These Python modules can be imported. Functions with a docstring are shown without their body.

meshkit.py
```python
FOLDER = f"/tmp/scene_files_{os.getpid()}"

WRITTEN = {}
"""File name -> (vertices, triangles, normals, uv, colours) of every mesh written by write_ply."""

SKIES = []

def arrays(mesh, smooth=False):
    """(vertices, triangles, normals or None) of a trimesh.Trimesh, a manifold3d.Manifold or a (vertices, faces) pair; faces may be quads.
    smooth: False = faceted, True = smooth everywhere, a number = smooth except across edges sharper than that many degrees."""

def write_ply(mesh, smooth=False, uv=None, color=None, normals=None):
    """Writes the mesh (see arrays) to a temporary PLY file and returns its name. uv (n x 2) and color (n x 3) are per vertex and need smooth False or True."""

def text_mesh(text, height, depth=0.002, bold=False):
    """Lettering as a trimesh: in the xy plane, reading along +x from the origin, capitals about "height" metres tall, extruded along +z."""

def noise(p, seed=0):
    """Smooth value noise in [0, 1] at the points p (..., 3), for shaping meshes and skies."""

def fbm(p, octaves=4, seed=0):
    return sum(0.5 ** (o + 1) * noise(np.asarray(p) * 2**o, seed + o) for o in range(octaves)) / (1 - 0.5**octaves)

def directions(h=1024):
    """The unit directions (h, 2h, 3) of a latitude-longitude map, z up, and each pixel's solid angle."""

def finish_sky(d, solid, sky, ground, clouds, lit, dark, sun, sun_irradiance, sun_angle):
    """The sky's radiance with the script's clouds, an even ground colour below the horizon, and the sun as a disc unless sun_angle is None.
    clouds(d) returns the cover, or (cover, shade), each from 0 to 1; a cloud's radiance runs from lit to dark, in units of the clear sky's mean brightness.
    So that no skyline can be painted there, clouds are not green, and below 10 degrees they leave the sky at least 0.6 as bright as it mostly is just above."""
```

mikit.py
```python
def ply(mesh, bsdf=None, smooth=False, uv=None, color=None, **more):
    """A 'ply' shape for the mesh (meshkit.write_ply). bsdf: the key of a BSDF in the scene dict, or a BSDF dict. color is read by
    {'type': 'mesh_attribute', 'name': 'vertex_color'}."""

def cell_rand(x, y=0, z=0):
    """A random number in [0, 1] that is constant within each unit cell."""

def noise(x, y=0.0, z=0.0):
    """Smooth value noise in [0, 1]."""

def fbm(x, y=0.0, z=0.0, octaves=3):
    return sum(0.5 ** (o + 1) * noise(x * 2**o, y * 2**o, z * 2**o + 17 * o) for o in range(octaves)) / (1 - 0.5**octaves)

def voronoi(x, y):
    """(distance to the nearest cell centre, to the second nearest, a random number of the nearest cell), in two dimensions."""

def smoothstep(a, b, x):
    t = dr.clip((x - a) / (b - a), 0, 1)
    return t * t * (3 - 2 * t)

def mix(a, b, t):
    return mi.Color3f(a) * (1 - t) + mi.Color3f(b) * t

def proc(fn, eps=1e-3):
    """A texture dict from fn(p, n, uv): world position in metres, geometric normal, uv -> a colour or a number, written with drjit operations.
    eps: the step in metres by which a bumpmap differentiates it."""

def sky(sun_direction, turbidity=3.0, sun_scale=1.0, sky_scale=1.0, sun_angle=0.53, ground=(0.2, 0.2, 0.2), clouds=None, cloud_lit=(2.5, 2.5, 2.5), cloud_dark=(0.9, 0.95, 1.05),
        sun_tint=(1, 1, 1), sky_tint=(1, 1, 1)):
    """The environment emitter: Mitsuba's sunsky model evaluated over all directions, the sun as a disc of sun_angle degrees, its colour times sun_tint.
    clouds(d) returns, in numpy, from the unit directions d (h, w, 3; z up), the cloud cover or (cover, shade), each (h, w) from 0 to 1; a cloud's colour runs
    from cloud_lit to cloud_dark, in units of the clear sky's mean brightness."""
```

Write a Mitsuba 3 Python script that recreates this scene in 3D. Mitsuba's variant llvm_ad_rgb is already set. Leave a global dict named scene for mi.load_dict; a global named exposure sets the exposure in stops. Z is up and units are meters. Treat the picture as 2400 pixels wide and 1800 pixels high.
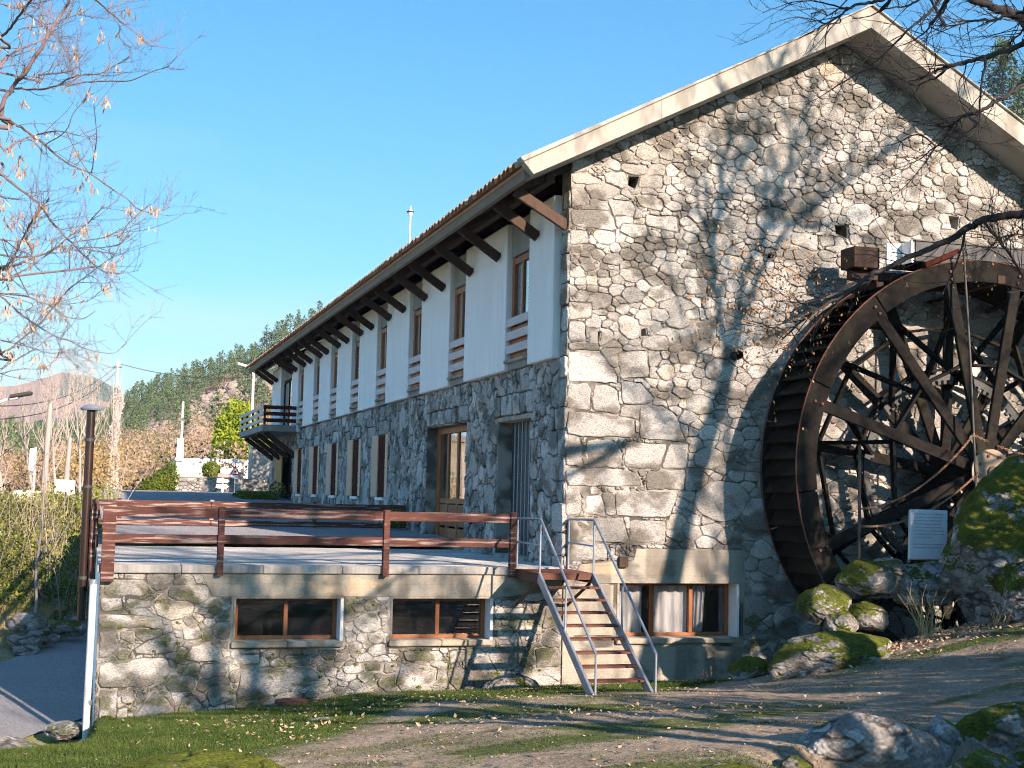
import math, random
import numpy as np, trimesh, drjit as dr, mitsuba as mi, mikit, meshkit, shapely
from shapely.geometry import Polygon, LineString, Point, box as sbox
from shapely.ops import unary_union
from scipy.spatial import cKDTree, ConvexHull
from scipy.interpolate import RBFInterpolator

T4 = mi.ScalarTransform4f
EYE = np.array([-7.913, -22.742, 1.2])
FW, UP = np.array([0.28935, 0.95387, 0.08009]), np.array([-0.04523, -0.06995, 0.99652])
SUN = np.array([0.33, -1.0, 0.38])
exposure = 2.0

scene, labels = {'type': 'scene'}, {}
scene['camera'] = {'type': 'perspective', 'fov': 40.78, 'fov_axis': 'x', 'near_clip': 0.1, 'far_clip': 9000.0,
                   'to_world': T4().look_at(origin=EYE.tolist(), target=(EYE + FW).tolist(), up=UP.tolist())}


def thin_clouds(d):
    x, y, z = d[..., 0], d[..., 1], np.maximum(d[..., 2], 0.03)
    p = np.stack([x / (z + .25) * 1.1, y / (z + .25) * 3.0, z * 0 + 3], -1)
    veil = .62 * np.exp(-np.maximum(z - .02, 0) / .10)
    return np.clip(np.clip(meshkit.fbm(p, 4, 5) - .47, 0, 1) * .8 + veil, 0, .9)


scene['sky'] = mikit.sky(SUN.tolist(), turbidity=2.6, sun_scale=2.25, sky_scale=1.32, sun_tint=(.95, 1.02, 1.44), sky_tint=(0.46, 1.18, 1.64),
                         ground=(0.16, 0.16, 0.13), clouds=thin_clouds, cloud_lit=(1.75, 2.25, 2.3))

# ---------------------------------------------------------------- helpers
rng = np.random.default_rng(7)
R = random.Random(11)
COUNT = {}


def key_of(name):
    n = COUNT.get(name, -1) + 1
    COUNT[name] = n
    return name if n == 0 else f'{name}_{n:03d}'


def tag(k, label=None, cat=None, group=None, kind=None):
    e = labels.setdefault(k, {})
    for a, b in (('label', label), ('category', cat), ('group', group), ('kind', kind)):
        if b:
            e[a] = b
    return k


def thing(name, label, cat, group=None):
    return tag(key_of(name), label, cat, group)


def _bevel_template():
    s = np.array([[a, b, c] for a in (-1, 1) for b in (-1, 1) for c in (-1, 1)], float)
    sg = np.repeat(s, 3, 0)
    ax = np.tile(np.eye(3), (8, 1))
    v = sg * (1 - .2 * (1 - ax))
    h = ConvexHull(v)
    f = h.simplices.copy()
    for i, t in enumerate(f):
        n = np.cross(v[t[1]] - v[t[0]], v[t[2]] - v[t[0]])
        if n @ v[t].mean(0) < 0:
            f[i] = t[::-1]
    return sg, ax, f


BSG, BAX, BF = _bevel_template()
BOXF = np.array([[0, 1, 3], [0, 3, 2], [4, 6, 7], [4, 7, 5], [0, 4, 5], [0, 5, 1], [2, 3, 7], [2, 7, 6], [0, 2, 6], [0, 6, 4], [1, 5, 7], [1, 7, 3]])
BOXV = np.array([[x, y, z] for x in (-1, 1) for y in (-1, 1) for z in (-1, 1)], float)


def unit(v):
    v = np.asarray(v, float)
    return v / (np.linalg.norm(v) + 1e-12)


class MB:
    def __init__(self):
        self.v, self.f, self.n = [], [], 0

    def add(self, v, f):
        v, f = np.asarray(v, float), np.asarray(f, int)
        self.v.append(v)
        self.f.append(f + self.n)
        self.n += len(v)
        return self

    def obox(self, c, ax, half, bevel=0.0):
        ax, half = np.asarray(ax, float), np.asarray(half, float)
        if bevel > 0:
            b = min(bevel, half.min() * .6)
            v = BSG * (half - b * (1 - BAX))
            f = BF
        else:
            v, f = BOXV * half, BOXF
        return self.add(np.asarray(c) + v @ ax, f)

    def box(self, x0, x1, y0, y1, z0, z1, bevel=0.0):
        return self.obox([(x0 + x1) / 2, (y0 + y1) / 2, (z0 + z1) / 2], np.eye(3), [abs(x1 - x0) / 2, abs(y1 - y0) / 2, abs(z1 - z0) / 2], bevel)

    def beam(self, p, q, w, h, up=(0, 0, 1), bevel=0.006):
        p, q = np.asarray(p, float), np.asarray(q, float)
        d = unit(q - p)
        s = unit(np.cross(d, up))
        u = np.cross(s, d)
        return self.obox((p + q) / 2, [d, s, u], [np.linalg.norm(q - p) / 2, w / 2, h / 2], bevel)

    def tube(self, pts, r, sides=6, cap=True):
        p = np.asarray(pts, float)
        n = len(p)
        r = np.broadcast_to(r, (n,)).astype(float)
        t = np.gradient(p, axis=0)
        t /= np.linalg.norm(t, axis=1, keepdims=True) + 1e-12
        ref = np.array([0, 0, 1.0]) if abs(t.mean(0)[2]) < .85 * np.linalg.norm(t.mean(0)) + 1e-9 else np.array([1.0, 0, 0])
        a = np.cross(t, ref)
        a /= np.linalg.norm(a, axis=1, keepdims=True) + 1e-12
        b = np.cross(t, a)
        ang = np.arange(sides) * 2 * np.pi / sides
        v = p[:, None] + r[:, None, None] * (np.cos(ang)[None, :, None] * a[:, None] + np.sin(ang)[None, :, None] * b[:, None])
        i, j = np.meshgrid(np.arange(n - 1), np.arange(sides), indexing='ij')
        q = np.stack([i * sides + j, (i + 1) * sides + j, (i + 1) * sides + (j + 1) % sides, i * sides + (j + 1) % sides], -1).reshape(-1, 4)
        f = np.vstack([q[:, [0, 1, 2]], q[:, [0, 2, 3]]])
        v = v.reshape(-1, 3)
        if cap:
            m = len(v)
            v = np.vstack([v, p[0], p[-1]])
            k = np.arange(sides)
            f = np.vstack([f, np.stack([k * 0 + m, k, (k + 1) % sides], 1), np.stack([k * 0 + m + 1, (n - 1) * sides + (k + 1) % sides, (n - 1) * sides + k], 1)])
        return self.add(v, f)

    def prism(self, poly, O, U, V, N, d0, d1):
        """shapely polygon (with holes) in the frame O,U,V extruded along N from d0 to d1"""
        for g in getattr(poly, 'geoms', [poly]):
            if g.is_empty or g.geom_type != 'Polygon' or g.area < 1e-6:
                continue
            m = trimesh.creation.extrude_polygon(g, d1 - d0, engine='earcut')
            p = np.array(m.vertices)
            w = np.asarray(O, float) + p[:, :1] * np.asarray(U, float) + p[:, 1:2] * np.asarray(V, float) + (p[:, 2:] + d0) * np.asarray(N, float)
            f = np.array(m.faces)
            if np.dot(np.cross(U, V), N) < 0:
                f = f[:, ::-1]
            self.add(w, f)
        return self

    def tm(self, m):
        return self.add(m.vertices, m.faces)

    def mesh(self):
        return (np.vstack(self.v), np.vstack(self.f))


def put(key, mb, bsdf, uv=None, smooth=False, **more):
    m = mb.mesh() if isinstance(mb, MB) else mb
    v = m[0] if isinstance(m, tuple) else m.vertices
    u = None if uv is None else np.tile(np.asarray(uv, float), (len(v), 1))
    scene[key] = mikit.ply(m, 'm_' + bsdf, smooth=smooth, uv=u if smooth in (True, False) else None, **more)
    return key


def part(parent, name, mb, bsdf, uv=None, smooth=False, label=None, kind=None):
    k = key_of(parent + '__' + name)
    if label or kind:
        tag(k, label, None, None, kind)
    if uv is None:
        uv = (R.random(), R.random())
    return put(k, mb, bsdf, uv if smooth in (True, False) else None, smooth)


def sm(a, b, x):
    t = np.clip((x - a) / (b - a), 0, 1)
    return t * t * (3 - 2 * t)


def nfbm(x, y, z=0.0, s=1.0, o=4, seed=0):
    x, y, z = np.broadcast_arrays(np.asarray(x, float), y, z)
    return meshkit.fbm(np.stack([x, y, z], -1) * s, o, seed)


# ---------------------------------------------------------------- materials
def ref(k):
    return {'type': 'ref', 'id': k}


N, F, S, X = mikit.noise, mikit.fbm, mikit.smoothstep, mikit.mix
P = mikit.proc


def mat(k, color, rough=.85, spec=.25, bump=None, bscale=.004, metallic=0.0, **extra):
    c = P(color) if callable(color) else {'type': 'rgb', 'value': list(color)}
    b = {'type': 'principled', 'base_color': c, 'roughness': rough, 'specular': spec, 'metallic': metallic, **extra}
    if bump:
        b = {'type': 'bumpmap', 'arbitrary': P(bump, eps=.004), 'scale': bscale, 'bsdf': b}
    scene['m_' + k] = {'type': 'twosided', 'bsdf': b}


def c_granite(p, n, uv):
    big = F(p.x * 1.3, p.y * 1.3, p.z * 1.3, 2)
    low = S(.0, -.6, p.z)
    stain = S(.46 - .07 * low, .66 - .05 * low, F(p.x * 2.3 + 7, p.y * 3.1, p.z * 2.6, 3))
    sp = N(p.x * 55, p.y * 55, p.z * 55)
    base = X((.43, .42, .41), (.34, .325, .305), uv.x)
    base = X(base, (.40, .34, .26), S(.86, 1.0, uv.y) * .6 * S(.3, .6, big))
    base = base * (.72 + .5 * uv.y)
    c = X(base, (.105, .097, .085), stain * .78)
    c = X(c, (.075, .085, .03), low * S(.52, .66, F(p.x * 3.3, p.y * 3.3, p.z * 4.1 + 5, 3)) * .7)
    c = c * (.50 + 1.0 * sp)
    return c


def b_granite(p, n, uv):
    return N(p.x * 34, p.y * 34, p.z * 34) * .5 + F(p.x * 9, p.y * 9, p.z * 9, 2)


mat('granite', c_granite, .92, .2, b_granite, .014)
mat('mortar', lambda p, n, uv: X((.33, .315, .29), (.10, .095, .085), S(.38, .62, F(p.x * 2.1, p.y * 2.1, p.z * 2.1, 4))), .95, .1, lambda p, n, uv: F(p.x * 22, p.y * 22, p.z * 22, 3), .02)
mat('plaster', lambda p, n, uv: X((.74, .72, .74), (.88, .86, .87), F(p.x * 6, p.y * 6, p.z * .8, 3)), .8, .2)


def c_concrete(p, n, uv):
    streak = F(p.x * 5, p.y * 5, p.z * .7, 3)
    board = S(.42, .5, dr.abs(p.z * 6 - dr.floor(p.z * 6) - .5))
    c = X((.36, .335, .29), (.21, .195, .17), S(.35, .7, streak))
    c = X(c, (.14, .125, .09), S(.6, .8, F(p.x * 2, p.y * 2, p.z * 2.4, 4)) * .75)
    c = X(c, (.50, .38, .25), S(.62, .8, F(p.x * 1.1 + 3, p.y, p.z * 3, 3)) * .5)
    return c * (1 - .12 * board) * (.85 + .3 * N(p.x * 45, p.y * 45, p.z * 45))


mat('concrete', c_concrete, .92, .15, lambda p, n, uv: F(p.x * 14, p.y * 14, p.z * 14, 3), .008)
mat('grey_concrete', lambda p, n, uv: X((.22, .215, .205), (.33, .32, .30), F(p.x * 3, p.y * 3, p.z * .6, 3)), .9, .15)


def c_barge(p, n, uv):
    c = X((.42, .405, .37), (.33, .315, .285), F(p.x * 1.6, p.y * 2, p.z * 1.6, 3))
    return X(c, (.17, .16, .14), S(.50, .72, F(p.x * 4, p.y * 2, p.z * 1.2, 4)) * .6)


mat('barge', c_barge, .85, .2, lambda p, n, uv: F(p.x * 9, p.y * 9, p.z * 9, 3), .005)


def c_timber(p, n, uv):
    g = F(p.x * 22, p.y * 22, p.z * 4, 3)
    return X((.034, .018, .013), (.075, .045, .033), g) * (.8 + .4 * uv.x)


mat('dark_timber', c_timber, .7, .25)


def c_wheel(p, n, uv):
    g = F(p.x * 13, p.y * 4, p.z * 13, 3)
    c = X((.007, .0066, .0062), (.026, .023, .021), g) * (.55 + .75 * uv.x)
    return X(c, (.03, .03, .02), S(.55, .75, F(p.x * 2.2, p.y * 2.2, p.z * 2.2, 3)) * .6)


mat('wheel_timber', c_wheel, .9, .08, lambda p, n, uv: F(p.x * 30, p.y * 8, p.z * 30, 2), .004)


def c_rail(p, n, uv):
    g = F(p.x * 2.4, p.y * 2.4, p.z * 26, 3)
    c = X((.075, .024, .02), (.125, .055, .046), F(p.x * 5, p.y * 5, p.z * 40, 2))
    return X(c, (.38, .31, .28), S(.56 - .08 * uv.x, .80 - .1 * uv.x, g) * .85)


mat('rail_paint', c_rail, .75, .25, lambda p, n, uv: F(p.x * 5, p.y * 5, p.z * 50, 2), .003)
mat('orange_wood', lambda p, n, uv: X((.27, .085, .03), (.42, .16, .06), F(p.x * 20, p.y * 20, p.z * 3, 3)) * (.7 + .5 * uv.x), .5, .4)
mat('red_wood', lambda p, n, uv: X((.050, .013, .010), (.085, .025, .018), F(p.x * 20, p.y * 20, p.z * 3, 3)), .9, .08)
mat('pale_wood', lambda p, n, uv: X((.56, .35, .24), (.68, .46, .33), F(p.x * 16, p.y * 16, p.z * 2.5, 3)) * (.85 + .25 * uv.x), .6, .3)
mat('grey_plank', lambda p, n, uv: X((.46, .40, .40), (.66, .62, .64), F(p.x * 3, p.y * 3, p.z * 22, 3)), .75, .25)
mat('ochre_wood', lambda p, n, uv: X((.36, .19, .06), (.46, .26, .09), F(p.x * 6, p.y * 6, p.z * 1.2, 3)), .6, .3)
mat('galvanised', lambda p, n, uv: X((.22, .26, .32), (.33, .37, .43), F(p.x * 8, p.y * 8, p.z * 8, 3)), .42, .5, metallic=.35)
mat('rust', lambda p, n, uv: X((.15, .058, .040), (.085, .04, .032), F(p.x * 9, p.y * 9, p.z * 9, 3)), .75, .3)
mat('dark_metal', lambda p, n, uv: X((.03, .032, .034), (.075, .072, .07), F(p.x * 5, p.y * 5, p.z * 5, 3)), .55, .4)
mat('trough_metal', lambda p, n, uv: X((.018, .021, .025), (.05, .055, .06), F(p.x * 3, p.y * 3, p.z * 5, 3)), .5, .4)
mat('chain_rust', (.30, .17, .11), .7, .3)
mat('flue_metal', lambda p, n, uv: X((.028, .014, .012), (.045, .024, .02), F(p.x * 9, p.y * 9, p.z * 3, 2)), .28, .6, metallic=.3)
mat('tile', lambda p, n, uv: X((.42, .19, .10), (.55, .36, .24), F(p.x * 4, p.y * 4, p.z * 4, 3)), .85, .2)
mat('white_paint', lambda p, n, uv: X((.74, .75, .77), (.84, .84, .83), F(p.x * 5, p.y * 5, p.z * 3, 3)), .55, .35)
mat('scree', lambda p, n, uv: X((.36, .31, .28), (.26, .22, .19), F(p.x * .5, p.y * .5, p.z * .5, 3)), .95, .1)
mat('eave_concrete', lambda p, n, uv: X((.19, .155, .13), (.26, .22, .19), F(p.x * 3, p.y * 2, p.z * 5, 3)), .9, .15)
mat('sandy_metal', lambda p, n, uv: X((.36, .29, .22), (.25, .18, .13), F(p.x * 6, p.y * 6, p.z * 6, 3)), .7, .3)
mat('white_metal', (.62, .64, .68), .4, .4)
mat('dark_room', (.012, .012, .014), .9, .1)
mat('ink', (.03, .03, .035), .7, .2)
mat('sign_red', (.55, .05, .05), .5, .3)
mat('sign_brown', lambda p, n, uv: X((.20, .15, .13), (.36, .33, .32), F(p.x * 5, p.y * 5, p.z * 12, 3)), .6, .3)
mat('plaque', lambda p, n, uv: X((.50, .52, .56), (.64, .66, .70), F(p.x * 6, p.y * 6, p.z * 6, 4)), .7, .25, lambda p, n, uv: N(p.x * 60, p.y * 60, p.z * 60), .004)
mat('curtain', lambda p, n, uv: X((.26, .27, .30), (.50, .51, .54), F(p.x * 14, p.y * 3, p.z * 2, 3)), .9, .1)
mat('pole_concrete', lambda p, n, uv: X((.55, .52, .49), (.66, .62, .58), F(p.x * 4, p.y * 4, p.z * 2, 3)), .9, .15)
scene['m_glass'] = {'type': 'thindielectric', 'int_ior': 1.5}


def c_asphalt(p, n, uv):
    c = X((.17, .17, .185), (.23, .228, .24), F(p.x * .7, p.y * .7, 0, 3))
    return c * (.75 + .5 * N(p.x * 40, p.y * 40, 0))


mat('asphalt', c_asphalt, .9, .2, lambda p, n, uv: N(p.x * 50, p.y * 50, p.z * 50), .006)


def c_deck(p, n, uv):
    c = X((.26, .255, .25), (.36, .35, .34), F(p.x * 1.2, p.y * 1.2, 0, 4))
    c = X(c, (.58, .57, .55), S(.60, .72, F(p.x * .9, p.y * 4.5, 0, 4)) * .8)
    return c * (.85 + .3 * N(p.x * 30, p.y * 30, 0))


mat('deck', c_deck, .9, .2)


def c_ground(p, n, uv):
    q = F(p.x * .55, p.y * .9, 3.0, 4)
    fine = N(p.x * 26, p.y * 26, 0) * .6 + N(p.x * 70, p.y * 70, 1) * .4
    dirt = X((.265, .22, .175), (.155, .127, .10), F(p.x * 2.3, p.y * 2.3, 5, 3))
    dirt = dirt * (.62 + .7 * fine)
    green = X((.028, .052, .012), (.07, .092, .022), F(p.x * 1.7, p.y * 1.7, 9, 3)) * (.6 + .8 * fine)
    yb = -2.6 + .35 * dr.minimum(p.x + .6, 0) + 1.35 * dr.minimum(p.x + 3.3, 0)
    near = S(-.9, .5, p.y - yb + 2.4 * (q - .5))
    moss = S(.55, .66, q)
    return X(dirt, green, dr.minimum(dr.maximum(near, moss * .85), 1))


mat('ground', c_ground, .95, .1, lambda p, n, uv: F(p.x * 7, p.y * 7, p.z * 7, 4), .10)
mat('bank', lambda p, n, uv: X(X((.13, .16, .045), (.24, .22, .10), F(p.x * .9, p.y * .9, 0, 3)), (.26, .21, .13), S(.5, .7, F(p.x * .4, p.y * .4, 4, 3))) * (.6 + .7 * N(p.x * 17, p.y * 17, p.z * 9)), .95, .1, lambda p, n, uv: F(p.x * 9, p.y * 9, p.z * 9, 3), .05)


def c_boulder(p, n, uv):
    sp = N(p.x * 42, p.y * 42, p.z * 42)
    c = X((.25, .24, .23), (.13, .127, .122), S(.4, .65, F(p.x * 4, p.y * 4, p.z * 4, 3)))
    c = X(c, (.42, .43, .43), S(.60, .68, F(p.x * 7 + 9, p.y * 7, p.z * 7, 3)) * .65) * (.6 + .8 * sp)
    m = F(p.x * 2.6, p.y * 2.6, p.z * 2.6, 4) + .24 * n.z + (uv.x - .5) * .7
    green = X((.030, .042, .010), (.105, .12, .020), F(p.x * 6, p.y * 6, p.z * 6, 2)) * (.5 + 1.0 * N(p.x * 60, p.y * 60, p.z * 60))
    m = m + .16 * (N(p.x * 30, p.y * 30, p.z * 30) - .5)
    crack = S(.05, .0, dr.abs(F(p.x * 1.9, p.y * 1.9, p.z * 3.1, 3) - .5))
    return X(c * (1 - .65 * crack), green, S(.60, .70, m))


mat('boulder', c_boulder, .95, .1, lambda p, n, uv: N(p.x * 34, p.y * 34, p.z * 34) * .5 + F(p.x * 8, p.y * 8, p.z * 8, 3) - .6 * S(.05, .0, dr.abs(F(p.x * 1.9, p.y * 1.9, p.z * 3.1, 3) - .5)), .045)


LEAF = {}
scene['m_vcol'] = {'type': 'twosided', 'bsdf': {'type': 'principled', 'base_color': {'type': 'mesh_attribute', 'name': 'vertex_color'}, 'roughness': .75, 'specular': .2}}


def leafmat(k, a, b, s=3.0):
    LEAF[k] = (np.array(a), np.array(b), s)


def leafy(parent, name, m, k, per=0, smooth=False, label=None, kind=None):
    """a mesh whose every leaf (per vertices each) has its own shade between the two colours of LEAF[k]; per=0: smooth variation"""
    v, f = m.mesh() if isinstance(m, MB) else m
    a, b, s = LEAF[k]
    q = v
    if per:
        q = np.repeat(v.reshape(-1, per, 3).mean(1), per, 0)
    t = nfbm(q[:, 0], q[:, 1], q[:, 2], s, 2) * 1.6 - .3
    if per:
        t = t + np.repeat(rng.uniform(-.4, .4, len(v) // per), per)
    t = np.clip(t, 0, 1)[:, None]
    kk = key_of(parent + '__' + name) if name else parent
    if label or kind:
        tag(kk, label, None, None, kind)
    scene[kk] = mikit.ply((v, f), 'm_vcol', smooth=smooth, color=a * (1 - t) + b * t)
    return kk


leafmat('grass_blade', (.030, .062, .012), (.085, .12, .028), 2.5)
leafmat('dry_grass', (.30, .24, .11), (.42, .35, .19), 2.0)
leafmat('litter', (.42, .26, .15), (.58, .44, .31), 9.0)
leafmat('moss', (.07, .11, .012), (.16, .19, .02), 6.0)
leafmat('bark', (.13, .105, .09), (.23, .20, .175), 5.0)
leafmat('twig', (.12, .085, .088), (.24, .18, .185), 3.0)
leafmat('pale_twig', (.30, .24, .25), (.42, .35, .36), 3.0)
leafmat('dark_twig', (.022, .019, .022), (.06, .052, .05), 3.0)
leafmat('orange_leaf', (.40, .16, .05), (.52, .27, .12), 6.0)
leafmat('seed', (.24, .13, .08), (.52, .38, .28), 4.0)
leafmat('pine_needle', (.05, .10, .045), (.13, .18, .085), .15)
leafmat('conifer', (.16, .24, .018), (.30, .36, .035), 1.2)
leafmat('hedge_leaf', (.05, .085, .012), (.15, .19, .025), 1.2)
leafmat('bramble', (.12, .17, .03), (.30, .29, .06), .9)
leafmat('bramble_dark', (.06, .085, .025), (.15, .15, .05), 1.5)
leafmat('autumn', (.29, .20, .13), (.38, .27, .17), .25)
leafmat('gold', (.30, .22, .10), (.38, .28, .14), .5)
leafmat('autumn_pink', (.30, .22, .18), (.37, .28, .23), .25)
leafmat('bare_wood', (.33, .28, .26), (.46, .41, .38), .5)
leafmat('ivy', (.52, .46, .44), (.66, .62, .60), .8)


def c_hill(p, n, uv):
    rock = S(.50, .60, F(p.x * .10, p.y * .05, p.z * .16, 4))
    soil = X((.30, .21, .14), (.20, .17, .085), F(p.x * .03, p.y * .03, p.z * .05, 3))
    return X(soil, (.33, .28, .245), rock * .8)


mat('hill', c_hill, .95, .1)


def c_mount(p, n, uv):
    f = F(p.x * .006, p.y * .006, p.z * .012, 4)
    c = X((.24, .155, .13), (.17, .12, .10), F(p.x * .02, p.y * .02, p.z * .03, 3))
    return X(c, (.04, .065, .04), S(.50, .56, f))


mat('mountain', c_mount, .95, .1)
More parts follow.
